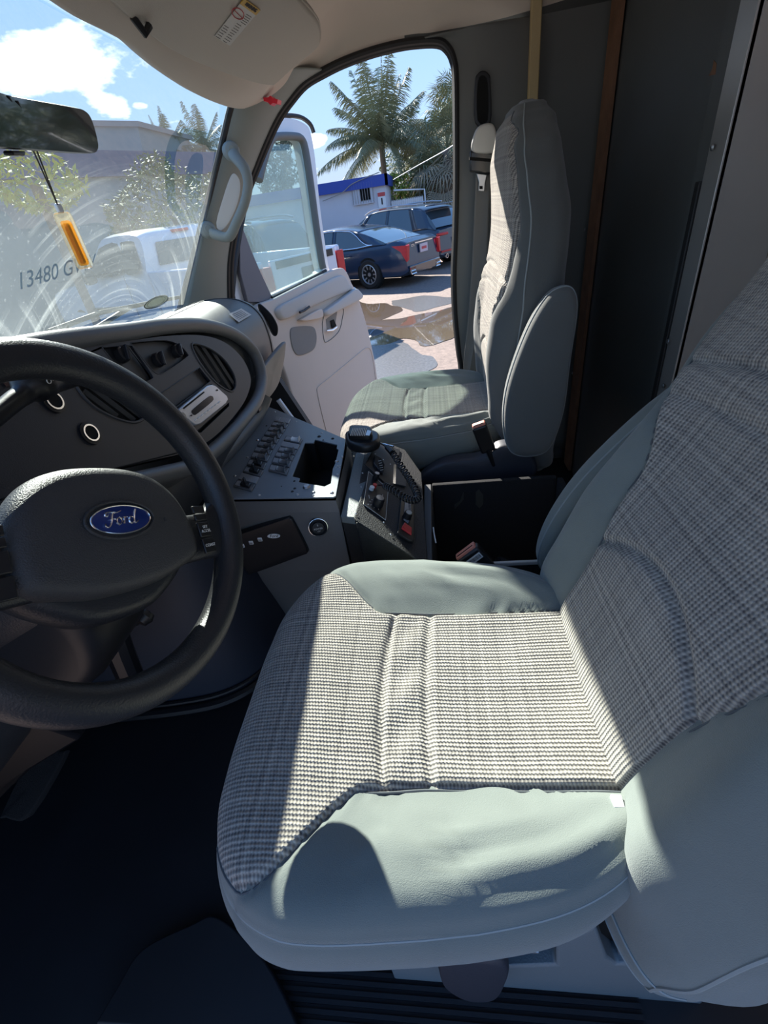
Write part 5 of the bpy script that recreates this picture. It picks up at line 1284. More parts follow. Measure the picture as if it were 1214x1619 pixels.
b = B(); b.box(((x0 + x1) / 2 + 0.03, y0 - 0.012, ZB + 0.003), (x1 - x0 - 0.05, 0.007, 0.010)); b.build('rim_edging', M['label'], bin_, bevel=0.002)
b = B(); b.box((x0 - 0.012, (y0 + y1) / 2, ZB + 0.002), (0.020, y1 - y0, 0.008)); b.build('front_edging', M['dash'], bin_, bevel=0.002)
yw = y1 - 0.002
for pts in (((718, 798), (727, 792), (733, 778), (733, 790), (724, 800), (719, 805)), ((752, 778), (757, 774), (764, 783), (764, 797), (758, 804), (752, 798))):
    b = B(); b.prism([P(x, y, 'y', yw) for x, y in pts], (0, 0.001, 0)); b.build('bare_patch', mat('worn patch', (0.035, 0.035, 0.03), 0.6), bin_)
# white scrap on the bin edge
b = B(); b.tube(catmull([Bz(685, 834, ZB + 0.004), Bz(686, 842, ZB + 0.006), Bz(687, 848, ZB + 0.006), Bz(689, 858, ZB + 0.004)], 4), 0.0016, 5); tag(b.build('thread_scrap', M['white'], None), 'tiny curled white scrap on the front edge of the storage bin', 'scrap')

# ================================================================ engine cover, pedals
ec = thing('engine_cover', 'dark navy rounded engine cover below the switch console', 'engine cover', (-0.75, 1.1, -1.07))
crv = catmull([Vector((-1.10, 0.64, 0)), Vector((-0.92, 0.655, 0)), Vector((-0.74, 0.675, 0)), Vector((-0.62, 0.705, 0)), Vector((-0.54, 0.77, 0)), Vector((-0.50, 0.88, 0)), Vector((-0.49, 1.05, 0)), Vector((-0.50, 1.42, 0)), Vector((-0.62, 1.50, 0))], 6)
def ecw(i, j):
    p = crv[round(i * (len(crv) - 1))]; z = lerp(-1.07, -0.60, j); inn_ = 0.07 * (j ** 1.5)
    c = Vector((-0.85, 1.1, 0)); d = (c - p).normalized()
    return (p.x + d.x * inn_, p.y + d.y * inn_, z)
b = B(); b.grid(ecw, len(crv) - 1, 16); tp = [Vector(ecw(k / (len(crv) - 1), 1)) for k in range(len(crv))]; b.add(tp, [tuple(range(len(tp)))]); b.build('cover_shell', M['navy'], ec, sharp=50)
for dz, r_, o_ in ((0.018, 0.013, -0.012), (0.045, 0.006, -0.006)):
    b = B(); b.tube([Vector((p.x, p.y + o_, -1.07 + dz)) for p in crv], r_, 8); b.build('base_flange', M['black'], ec)
pd = thing('brake_pedal', 'dark brake pedal with rubber pad low in the footwell', 'pedal', tuple(P(60, 1240, 'z', -0.98)))
pq = catmull([P(58, 1190, 'z', -0.93), P(100, 1186, 'z', -0.93), P(104, 1196, 'z', -0.935), P(48, 1290, 'z', -0.985), P(12, 1292, 'z', -0.985), P(8, 1284, 'z', -0.985)], 3, closed=True)
pn_ = (pq[8] - pq[0]).cross(pq[14] - pq[0]).normalized()
B().pillow(pq, pn_, 0.018, 0.006).build('pedal_pad', M['carpet'], pd)
b = B(); b.tube([P(70, 1200, 'z', -0.94), Vector((-0.95, 0.45, -0.75)), Vector((-1.0, 0.45, -0.6))], 0.012, 8); b.build('pedal_arm', M['black'], pd)
# footwell toe board and left kick panel
b = B(); b.add([(-1.12, -0.2, -1.07), (-1.12, 1.95, -1.07), (-1.05, 1.95, -0.25), (-1.05, -0.2, -0.25)], [(0, 1, 2, 3)]); o = struct(b.build('wall_front', M['mat'], None)); sm = o.modifiers.new('t', 'SOLIDIFY'); sm.thickness = 0.03
kpl = thing('kick_panel', 'dark grey kick panel in the lower left of the footwell', 'kick panel', tuple(P(20, 1200, 'z', -1.0)))
b = B(); b.prism([P(-200, 1050, 'y', 0.33), P(0, 1100, 'y', 0.33), P(140, 1150, 'y', 0.38), P(60, 1200, 'y', 0.36), P(0, 1255, 'y', 0.33), P(-200, 1400, 'y', 0.30)], (0, -0.02, 0)); b.build('panel', M['black'], kpl, bevel=0.006)
# ================================================================ open passenger door
dp0 = Vector((-0.39, 2.90, -0.88)); dv1 = Vector((-0.39, -0.93, 0)).normalized(); dv2 = Vector((-0.156, 0, 1.27)).normalized()
dn = dv1.cross(dv2).normalized()
if dn.x < 0: dn = -dn            # inner face looks back and inboard
def Dp(px, py, off=0.0): return PP(px, py, dp0 + dn * off, dn)
door = thing('van_door', 'open passenger door with beige grey trim and framed window', 'door', tuple(Dp(480, 670)))
door_axis = dv1
# painted outer shell
outer = catmull([Dp(x, y) for x, y in ((372, 640), (366, 560), (364, 500), (366, 460), (372, 400), (384, 330), (398, 262), (412, 212), (424, 192), (445, 184), (470, 186), (490, 196), (497, 212), (503, 250), (510, 320), (518, 380), (527, 432), (545, 450), (560, 465), (575, 505), (588, 555), (597, 605), (600, 690), (480, 735), (440, 700))], 4, closed=True)
hol = catmull([Dp(x, y) for x, y in ((384, 446), (384, 400), (390, 345), (404, 290), (418, 240), (428, 218), (438, 213), (470, 213), (480, 217), (486, 235), (494, 290), (503, 350), (512, 408), (515, 424), (505, 432), (470, 448), (436, 464), (420, 470), (400, 470))], 4, closed=True)
b = B(); hole_plate(b, [p - dn * 0.02 for p in outer], [[p - dn * 0.02 for p in hol]], -dn * 0.06); b.build('door_shell', M['white_paint'], door, bevel=0.012, seg=3)
# rubber and inner window frame
fr_o = [(410, 286), (414, 268), (421, 243), (430, 222), (440, 217), (468, 217), (478, 222), (484, 240), (492, 292), (500, 352), (509, 412), (512, 426)]
b = B(); b.tube(catmull([Dp(x - 1, y - 1, 0.0) for x, y in fr_o], 4), 0.020, 10, flat=(1, 0.8)); b.build('window_frame', M['bpillar'], door, sharp=80)
b = B(); b.tube(catmull([Dp(x, y + 3, 0.008) for x, y in ((430, 468), (470, 449), (515, 425))], 4), 0.008, 8); b.build('belt_seal', M['rubber'], door)
b = B(); b.tube(catmull([Dp(x, y, -0.005) for x, y in ((376, 640), (369, 560), (366, 500), (367, 455), (373, 400), (385, 330))], 4), 0.014, 8); b.build('door_seal', M['rubber'], door)
b = B(); b.tube(catmull([Dp(x, y, -0.025) for x, y in ((412, 205), (424, 190), (447, 183), (474, 185), (490, 196), (496, 210))], 4), 0.010, 8); b.build('frame_seal', M['rubber'], door)
b = B(); b.prism([p - dn * 0.02 for p in hol], -dn * 0.004); b.build('window_pane', M['glass_door'], door)
# plastic sail panel in the front corner of the window
sail = [Dp(x, y, 0.004) for x, y in ((378, 362), (384, 360), (396, 392), (412, 430), (430, 468), (424, 478), (392, 478), (380, 430))]
b = B(); b.prism(sail, -dn * 0.022); b.build('sail_panel', mat('grey mauve plastic', (0.17, 0.155, 0.165), 0.6), door, bevel=0.003)
# trim panel: top roll, armrest, lower panel
tp_o = catmull([Dp(x, y, 0.012) for x, y in ((400, 486), (430, 472), (470, 452), (515, 430), (536, 424), (545, 432), (552, 448), (561, 466), (575, 510), (585, 552), (593, 598), (600, 690), (500, 722), (470, 668), (445, 588), (425, 550), (405, 520))], 4, closed=True)
B().pillow(tp_o, dn, 0.040, 0.014, 0.0, 6).build('trim_panel', M['door'], door, sharp=70)
roll = catmull([Dp(x, y, 0.030) for x, y in ((436, 486), (470, 468), (505, 449), (530, 437), (542, 438), (550, 450), (552, 458), (520, 472), (480, 490), (447, 506), (436, 500))], 5, closed=True)
B().pillow(roll, dn, 0.045, 0.020, 0.002, 6).build('top_roll', M['door_roll'], door, sharp=70)
arm_ = catmull([Dp(x, y, 0.045) for x, y in ((509, 492), (520, 484), (545, 466), (558, 457), (566, 462), (570, 470), (560, 478), (535, 490), (515, 500), (509, 498))], 5, closed=True)
B().pillow(arm_, dn, 0.055, 0.02, 0.002, 6).build('armrest', M['door_roll'], door, sharp=70)
sw2 = catmull([Dp(x, y, 0.042) for x, y in ((472, 506), (478, 502), (500, 490), (506, 490), (508, 498), (505, 503), (488, 507), (476, 508))], 4, closed=True)
b = B(); b.pillow(sw2, dn, 0.035, 0.008, 0.0, 4); spd = b.build('switch_pod', M['door'], door, sharp=70)
b = B(); b.tube([Dp(474, 494, 0.066), Dp(481, 491, 0.066), Dp(489, 485, 0.066)], 0.006, 8); b.build('window_switch', M['black'], spd)
# latch cup
cup = catmull([Dp(x, y, 0.0335) for x, y in ((512, 500), (541, 486), (541, 505), (535, 525), (518, 540), (512, 536))], 3, closed=True)
b = B(); b.tube([p for p in cup], 0.0018, 6, closed=True); cu_ = b.build('latch_surround', M['bpillar'], door)
b = B(); b.prism([Dp(x, y, 0.0325) for x, y in ((515, 505), (533, 492), (530, 512), (517, 522))], dn * 0.001); b.build('latch_recess', M['speaker'], cu_)
b = B(); b.prism([Dp(x, y, 0.036) for x, y in ((522, 507), (527, 505), (532, 517), (524, 520))], dn * 0.004); lt = b.build('latch_cup', M['void'], cu_, bevel=0.001)
b = B(); b.tube([Dp(516, 523, 0.045), Dp(525, 522, 0.05), Dp(532, 517, 0.048)], [0.006, 0.008, 0.006], 10); b.build('latch_handle', M['chrome'], lt)
# speaker cloth and lower pocket outline
spk_o = catmull([Dp(x, y, 0.034) for x, y in ((459, 522), (466, 517), (492, 516), (499, 524), (500, 540), (494, 554), (474, 562), (465, 556), (460, 540))], 4, closed=True)
B().pillow(spk_o, dn, 0.006, 0.004).build('speaker_grille', M['speaker'], door)
poc = catmull([Dp(x, y, 0.033) for x, y in ((594, 600), (588, 560), (580, 550), (560, 565), (520, 598), (503, 612), (502, 622), (508, 650), (518, 690))], 5)
b = B(); b.tube(poc, 0.0025, 6); b.build('pocket_seam', M['door'], door, sharp=80)
# jamb between the dash and the door: painted hinge pillar
b = B(); b.prism([P(x, y, 'y', 2.0) for x, y in ((352, 470), (366, 468), (372, 500), (440, 600), (520, 720), (480, 760), (400, 660), (352, 540))], (0, 0.04, 0)); struct(b.build('trim_6', M['rubber'], None))
b = B(); b.tube(catmull([P(x, y, 'y', 2.03) for x, y in ((446, 620), (475, 660), (505, 700), (530, 730))], 4), 0.020, 10); b.tube(catmull([P(x, y, 'y', 1.97) for x, y in ((440, 632), (462, 662), (490, 700), (510, 730))], 4), 0.012, 8); struct(b.build('trim_7', M['white_paint'], None))
# ================================================================ the yard outside
GZ = -1.78
def Gd(px, py, z=GZ): return P(px, py, 'z', z)
M['ground'] = mat('sandy asphalt', (0.225, 0.165, 0.135), 0.9, ns=25, nstr=0.9, var=0.22, vs=1.3)
def ground_detail(m):
    nt = m.node_tree; b = nt.nodes['Principled BSDF']; L = nt.links
    tc = nt.nodes.new('ShaderNodeTexCoord'); n = nt.nodes.new('ShaderNodeTexNoise'); n.inputs['Scale'].default_value = 14; n.inputs['Detail'].default_value = 8; n.inputs['Roughness'].default_value = 0.75
    L.new(tc.outputs['Object'], n.inputs['Vector'])
    src = b.inputs['Base Color'].links[0].from_socket
    mx = nt.nodes.new('ShaderNodeMix'); mx.data_type = 'RGBA'; mx.blend_type = 'MULTIPLY'; mx.inputs[0].default_value = 0.8
    r = nt.nodes.new('ShaderNodeValToRGB'); r.color_ramp.elements[0].position = 0.35; r.color_ramp.elements[0].color = (0.45, 0.45, 0.48, 1); r.color_ramp.elements[1].position = 0.6; r.color_ramp.elements[1].color = (1.1, 1.1, 1.1, 1)
    L.new(n.outputs['Fac'], r.inputs[0]); L.new(src, mx.inputs[6]); L.new(r.outputs[0], mx.inputs[7]); L.new(mx.outputs[2], b.inputs['Base Color'])
ground_detail(M['ground'])
b = B(); b.grid(lambda i, j: (lerp(-60, 40, i), lerp(-12, 90, j), GZ), 40, 40); o = b.build('ground', M['ground'], None); o['kind'] = 'structure'; o.name = 'ground'
M['water'] = mat('muddy water', (0.16, 0.12, 0.085), 0.03, var=0.2, vs=1.5, coat=1.0, ns=2.5, nstr=0.12)
M['wet'] = mat('shaded wet gravel', (0.13, 0.125, 0.12), 0.25, var=0.5, vs=30, ns=30, nstr=1.0)  # wet ground with the shade over it put into the grey
def puddle(pts, m, dz, lab, seed):
    random.seed(seed); c = catmull([Gd(x, y) for x, y in pts], 8, closed=True)
    c = [Vector((p.x + mnoise.noise(p * 2.3) * 0.12, p.y + mnoise.noise(p * 1.7 + Vector((5, 3, 1))) * 0.25, GZ + dz)) for p in c]
    b = B(); b.prism(c, (0, 0, 0.003)); return tag(b.build('puddle', m, None), lab, 'puddle')
puddle([(566, 518), (600, 508), (640, 503), (690, 494), (722, 486), (730, 500), (728, 530), (700, 541), (668, 546), (640, 536), (610, 545), (575, 540)], M['water'], 0.004, 'large muddy puddle mirroring the sky beyond the open door', 1)
puddle([(520, 560), (560, 545), (600, 538), (640, 545), (672, 556), (690, 572), (650, 600), (560, 620)], M['wet'], 0.002, 'shallow wet patch nearest the van beyond the door, shade put into its grey', 2)
puddle([(540, 470), (580, 478), (615, 482), (632, 491), (610, 505), (580, 512), (540, 512)], M['water'], 0.002, 'dark rippled puddle laid in the shape of the white pickup shadow', 3)  # water sheet outlined like the pickup's cast shadow on the wet ground
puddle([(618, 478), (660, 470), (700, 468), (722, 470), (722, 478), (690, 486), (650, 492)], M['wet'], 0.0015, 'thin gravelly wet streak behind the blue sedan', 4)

# ---------------------------------------------------------------- vehicles; local x forward, rear bumper at 0
M['blue_car'] = mat('dark blue car paint', (0.016, 0.034, 0.070), 0.22, coat=0.4, var=0.03, spec=0.5)
M['grey_car'] = mat('blue grey car paint', (0.03, 0.045, 0.07), 0.22, coat=0.35, var=0.03, spec=0.5)
M['black_car'] = mat('black car paint', (0.03, 0.035, 0.04), 0.14, coat=1.0, var=0.03, spec=0.8)
M['white_car'] = mat('white car paint', (0.62, 0.65, 0.72), 0.22, coat=1.0, var=0.02)
M['tyre'] = mat('tyre rubber', (0.012, 0.012, 0.012), 0.8, ns=80, nstr=0.2)
M['alloy'] = mat('alloy wheel', (0.55, 0.55, 0.56), 0.3, metal=0.8)
M['tail'] = mat('red tail lamp', (0.50, 0.006, 0.012), 0.35, var=0.25, vs=20)
M['plate'] = mat('licence plate', (0.62, 0.50, 0.52), 0.5, var=0.1, vs=30)
def wheel(root, x, y, r, sg, spokes=10):
    w = 0.23; q = Vector((x, y, r))
    b = B(); b.lathe([(r * 0.66, -w / 2), (r * 0.90, -w / 2), (r, -w / 2 + 0.03), (r, w / 2 - 0.03), (r * 0.90, w / 2), (r * 0.66, w / 2), (r * 0.64, w / 2 - 0.05)], q, (0, sg, 0), 40); t = b.build('tyre', M['tyre'], root)
    b = B(); b.lathe([(0.0, 0.0), (r * 0.64, 0.0)], q, (0, sg, 0), 30); b.build('wheel_well', M['void'], t)
    b = B(); b.lathe([(r * 0.68, w / 2), (r * 0.64, w / 2 + 0.006), (r * 0.60, w / 2 - 0.02), (r * 0.60, 0.0)], q, (0, sg, 0), 40)
    for k in range(spokes):
        a_ = 2 * pi * k / spokes; d = Vector((cos(a_), 0, sin(a_))); s = Vector((-sin(a_), 0, cos(a_)))
        c0, c1 = q + d * r * 0.10, q + d * r * 0.64; o_ = Vector((0, sg * (w / 2 - 0.03), 0)); wd_ = r * 0.035
        b.prism([c0 + o_ + s * wd_, c1 + o_ * 1.15 + s * wd_ * 1.5, c1 + o_ * 1.15 - s * wd_ * 1.5, c0 + o_ - s * wd_], (0, -sg * 0.02, 0))
    b.lathe([(0.0, w / 2 - 0.01), (r * 0.13, w / 2 - 0.012), (r * 0.15, w / 2 - 0.04)], q, (0, sg, 0), 16)
    b.build('rim', M['alloy'], t, sharp=40)
def car(name, label, cat, L, W, paint, belt, roof, glass0, glass1, wr, wb0, wb1, sill=0.22, wrn=None, top_in=0.20, roofw=None, group=None):
    """belt: [(x, z)] shoulder/deck height; roof: [(x, z)] greenhouse outline from the foot of the rear glass to the foot of the windscreen"""
    T = thing(name, label, cat, (0, 0, 0))
    if group: T['group'] = group
    def hwid(x):
        t = x / L; e_ = min(1.0, t / 0.10), min(1.0, (1 - t) / 0.16)
        return W / 2 * (1 - 0.13 * (1 - e_[0]) ** 2 - 0.20 * (1 - e_[1]) ** 2)
    sec = [(0.0, 0.0), (0.80, 0.0), (0.955, 0.05), (0.985, 0.22), (1.0, 0.48), (0.995, 0.66), (0.975, 0.82), (0.945, 0.93), (0.90, 0.985), (0.75, 1.0), (0.4, 1.012), (0.0, 1.016)]
    N = 60
    def body(i, j):
        x = L * i; k = j * (2 * len(sec) - 3); k = round(k); m = k if k < len(sec) else 2 * len(sec) - 2 - k; sg = 1 if k < len(sec) else -1
        f, g = sec[m]; zb = sinterp(belt, x)
        tuck = 0.0
        rl_ = 0.10 * (1 - min(1, x / (0.05 * L))) ** 2; fl_ = 0.12 * (1 - min(1, (L - x) / (0.06 * L))) ** 2
        z = lerp(sill + rl_, zb - rl_ * 0.2 - fl_, g)
        bump = 0.012 * exp(-((g - 0.55) / 0.1) ** 2)
        # rear and nose lean with height
        xx = x + (0.05 * g * (1 - min(1, x / 0.3)) if x < 0.3 else 0)
        return (xx, sg * (hwid(x) * f + bump), z)
    b = B(); nj = 2 * len(sec) - 3; b.grid(body, N, nj, cv=False)
    # close the ring and the ends
    nv_ = nj + 1
    for i in range(N): b.f.append((i * nv_ + nj, i * nv_, (i + 1) * nv_, (i + 1) * nv_ + nj))
    b.f.append(tuple(range(nv_))); b.f.append(tuple(N * nv_ + k for k in range(nv_)))
    bd_ = b.build('body', paint, T, sharp=38)
    # greenhouse
    rs = roof; x0, x1 = rs[0][0], rs[-1][0]; G = 48
    def gz(x): return sinterp(rs, x) if len(rs) < 4 else interp(rcur, x)
    rc3 = catmull([Vector((x, 0, z)) for x, z in rs], 8); rcur = [(p.x, p.z) for p in rc3]
    def gh(i, j):
        x = lerp(x0, x1, i); zb = sinterp(belt, x) - 0.03; zt = max(interp(rcur, x), zb + 0.001); h = zt - zb
        k = j * 2 - 1; a = abs(k); sg = 1 if k > 0 else -1; hb = hwid(x) * 0.93
        if a > 0.45:
            q = (1 - a) / 0.55; y = hb - top_in * h / 0.45 * q ** 1.0 * 0.9; z = zb + h * 0.93 * q
        else:
            q = a / 0.45; yt_ = hb - top_in * h / 0.45 * 0.9; y = yt_ * spow(q, 0.9); z = zb + h * (0.93 + 0.07 * (1 - q ** 3))
        return (x, sg * y, z)
    b = B(); b.grid(gh, G, 40); b.build('window_glass', M['glass_car'], T, sharp=50)
    # painted roof and pillars lie just over the glass
    def skin(ia, ib, ja, jb, nm='roof', m=None, off=0.008, ni=20, nj_=16):
        b = B(); b.grid(lambda i, j: (lambda p: (p[0], p[1] * (1 + off / 0.6), p[2] + off))(gh(lerp(ia, ib, i), lerp(ja, jb, j))), ni, nj_); o = b.build(nm, m or paint, T, sharp=50)
        s_ = o.modifiers.new('t', 'SOLIDIFY'); s_.thickness = 0.012; return o
    fx = lambda x: (x - x0) / (x1 - x0)
    skin(fx(glass0), fx(glass1), 0.27, 0.73)
    for (pa, pb, pc, pd_) in wrn or []:
        for side in (0, 1):
            f0, f1, f2, f3 = fx(pa), fx(pb), fx(pc), fx(pd_)
            def pl_(i, j):
                jj = lerp(0.0, 0.275, i); ii = lerp(lerp(f0, f2, i), lerp(f1, f3, i), j)
                p = gh(ii, jj if side == 0 else 1 - jj); return (p[0], p[1] * 1.014, p[2] + 0.004)
            b = B(); b.grid(pl_, 10, 3); o = b.build('pillar', paint, T, sharp=50); s_ = o.modifiers.new('t', 'SOLIDIFY'); s_.thickness = 0.012
    for (x, sg) in ((wb0, 1), (wb0, -1), (wb1, 1), (wb1, -1)):
        yy = sg * (W / 2 - 0.115)
        b = B(); b.lathe([(0.0, 0.0), (wr * 1.14, 0.0), (wr * 1.14, 0.10), (wr * 1.10, 0.135), (0.0, 0.136)], Vector((x, sg * (W / 2 - 0.13), wr * 1.02)), (0, sg, 0), 32); b.build('wheel_arch', M['void'], T)
        wheel(T, x, yy + sg * 0.03, wr, sg)
    return T, hwid, gh, fx, x0, x1
def strip_line(T, pts, r, m, nm='chrome_trim'):
    b = B(); b.tube(catmull([Vector(p) for p in pts], 5), r, 6); return b.build(nm, m, T)
def put(T, loc, heading):
    T.location = loc; T.rotation_euler = (0, 0, atan2(heading[1], heading[0]))

# blue sedan
H1 = Vector((-0.86, 0.51, 0))
sed, hwf, ghf, fxf, sx0, sx1 = car('sedan', 'dark blue four door sedan with chrome window line and red licence plate', 'car', 4.92, 1.88, M['blue_car'],
    [(0.0, 0.98), (0.25, 1.03), (0.9, 1.0), (1.6, 0.955), (3.0, 0.93), (3.8, 0.90), (4.6, 0.74), (4.92, 0.62)],
    [(0.55, 1.01), (0.95, 1.16), (1.5, 1.33), (2.2, 1.43), (2.9, 1.42), (3.35, 1.26), (3.85, 0.93)], 1.45, 3.05, 0.345, 1.12, 4.06, wrn=[(0.55, 1.02, 1.0, 1.75), (2.25, 2.37, 2.25, 2.36), (3.5, 3.85, 3.0, 3.2)])
for sg in (1, -1):
    b = B(); b.add([(0.0, sg * 0.86, 0.92), (0.01, sg * 0.66, 0.93), (0.01, sg * 0.74, 0.58), (0.0, sg * 0.84, 0.56), (-0.03, sg * 0.82, 0.91), (-0.035, sg * 0.70, 0.91), (-0.03, sg * 0.755, 0.60), (-0.03, sg * 0.83, 0.58), (0.34, sg * 0.945, 0.935), (0.10, sg * 0.925, 0.80)],
                [(4, 5, 6, 7), (0, 4, 7, 3), (0, 1, 5, 4), (1, 2, 6, 5), (2, 3, 7, 6), (0, 8, 9, 3)]); b.build('tail_lamp', M['tail'], sed)
    b = B(); b.box((-0.03, sg * 0.62, 0.40), (0.03, 0.26, 0.045)); b.build('bumper_reflector', M['tail'], sed, bevel=0.01)
    b = B(); b.tube([(-0.05, sg * 0.50, 0.27), (-0.05, sg * 0.72, 0.27), (-0.05, sg * 0.74, 0.34), (-0.05, sg * 0.55, 0.34)], 0.018, 6, closed=True); b.build('exhaust_tip', M['chrome'], sed)
    # chrome line round the side windows
    pts = []
    for k in range(13): 
        x = lerp(0.95, 3.6, k / 12); p = ghf(fxf(x), 1.0 if sg > 0 else 0.0); pts.append((p[0], p[1] * 1.02, p[2] + 0.03))
    strip_line(sed, pts, 0.014, M['chrome'])
    pts = []
    for k in range(13):
        x = lerp(0.95, 3.3, k / 12); p = ghf(fxf(x), 0.735 if sg > 0 else 0.265); q_ = sstep(0, 0.35, k / 12); p0_ = ghf(fxf(x), 1.0 if sg > 0 else 0.0)
        pts.append((p[0], lerp(p0_[1], p[1], q_) * 1.02, lerp(p0_[2] + 0.03, p[2], q_)))
    strip_line(sed, pts, 0.012, M['chrome'])
    b = B(); b.box((1.75, sg * 0.945, 0.80), (0.20, 0.03, 0.035)); b.build('door_handle', M['blue_car'], sed, bevel=0.01)
b = B(); b.box((-0.02, 0.0, 0.36), (0.05, 1.50, 0.20)); b.build('rear_diffuser', M['black_car'], sed, bevel=0.02)
b = B(); b.box((-0.005, 0.0, 0.78), (0.03, 0.36, 0.19)); pt_ = b.build('licence_plate', M['plate'], sed, bevel=0.005)
b = B(); b.box((-0.022, 0.0, 0.78), (0.004, 0.24, 0.06)); b.build('plate_print', M['ink_red'], pt_)
b = B(); b.box((-0.012, 0.0, 0.925), (0.03, 0.85, 0.022)); b.build('chrome_trim', M['chrome'], sed)
b = B(); b.prism([(1.75, 0, 1.37), (1.98, 0, 1.40), (1.80, 0, 1.47)], (0, 0.012, 0)); b.build('roof_antenna', M['grey_car'], sed)
text_mesh('model_letters', 'CT5', 0.075, (-0.015, 0.52, 0.885), (0, -1, 0), (0, 0, 1), M['chrome'], sed)
rl_w = Gd(590, 456)                       # left rear wheel touches the ground here
perp = Vector((-H1.y, H1.x, 0))
put(sed, Vector((rl_w.x, rl_w.y, GZ)) - H1 * 1.12 - perp * 0.86, H1)

# blue grey sport utility behind it
H2 = Vector((-0.80, 0.60, 0))
suv, hwf, ghf, fxf, sx0, sx1 = car('sport_utility_car', 'blue grey hatchback utility car parked behind the sedan, roof spoiler and slim red lamps', 'car', 4.80, 1.98, M['grey_car'],
    [(0.0, 1.02), (0.3, 1.10), (1.5, 1.05), (3.4, 1.02), (4.3, 0.92), (4.8, 0.72)],
    [(0.12, 1.08), (0.35, 1.35), (0.75, 1.60), (1.6, 1.68), (2.6, 1.67), (3.1, 1.50), (3.75, 1.05)], 0.52, 2.75, 0.38, 0.95, 3.90, sill=0.26, wrn=[(0.12, 0.9, 0.5, 1.2), (1.95, 2.05, 1.95, 2.05), (3.4, 3.75, 2.7, 2.9)])
for sg in (1, -1):
    b = B(); b.box((0.03, sg * 0.66, 0.90), (0.10, 0.48, 0.075)); b.build('tail_lamp', M['tail'], suv, bevel=0.02)
    b = B(); b.box((-0.01, sg * 0.55, 0.46), (0.05, 0.5, 0.05)); b.build('bumper_reflector', M['tail'], suv, bevel=0.01)
    strip_line(suv, [(0.9, sg * 0.62, 1.68), (1.6, sg * 0.63, 1.73), (2.6, sg * 0.63, 1.71), (3.0, sg * 0.64, 1.60)], 0.02, M['steel'], 'roof_rail')
    b = B(); b.lathe([(0.06, 0), (0.06, 0.05), (0.05, 0.05), (0.05, 0)], (-0.02, sg * 0.6, 0.33), (-1, 0, 0), 16); b.build('exhaust_tip', M['chrome'], suv)
b = B(); b.box((0.42, 0, 1.62), (0.34, 1.30, 0.035)); b.build('roof_spoiler', M['grey_car'], suv, bevel=0.012)
b = B(); b.box((0.30, 0, 1.62), (0.02, 0.5, 0.03)); b.build('brake_lamp', M['tail'], suv)
b = B(); b.box((-0.01, 0.0, 0.70), (0.03, 0.34, 0.15)); b.build('licence_plate', M['plate'], suv, bevel=0.005)
sw_p = Gd(708, 413)
put(suv, Vector((sw_p.x, sw_p.y, GZ)) - H2 * 0.95 + Vector((-H2.y, H2.x, 0)) * 0.87, H2)

# dark wagon in front of the pickup, only its roof and rear glass show over the tailgate
H3 = Vector((-0.87, 0.49, 0))
wag, hwf, ghf, fxf, sx0, sx1 = car('sport_utility_car', 'dark long roofed utility car with roof rails, behind the white pickup', 'car', 5.2, 2.0, M['black_car'],
    [(0.0, 1.15), (0.3, 1.18), (3.6, 1.10), (4.6, 1.05), (5.2, 0.85)],
    [(0.10, 1.15), (0.22, 1.5), (0.55, 1.82), (1.6, 1.88), (3.0, 1.86), (3.5, 1.65), (4.1, 1.12)], 0.4, 3.1, 0.39, 1.05, 4.2, sill=0.3, wrn=[(0.12, 0.4, 0.3, 0.55), (1.3, 1.42, 1.3, 1.42), (2.4, 2.5, 2.4, 2.5), (3.7, 4.0, 3.1, 3.3)])
for sg in (1, -1):
    strip_line(wag, [(0.5, sg * 0.70, 1.84), (1.0, sg * 0.72, 1.92), (2.4, sg * 0.72, 1.93), (3.1, sg * 0.72, 1.82)], 0.022, M['steel'], 'roof_rail')
put(wag, Vector((-3.15, 12.15, GZ)), H3)

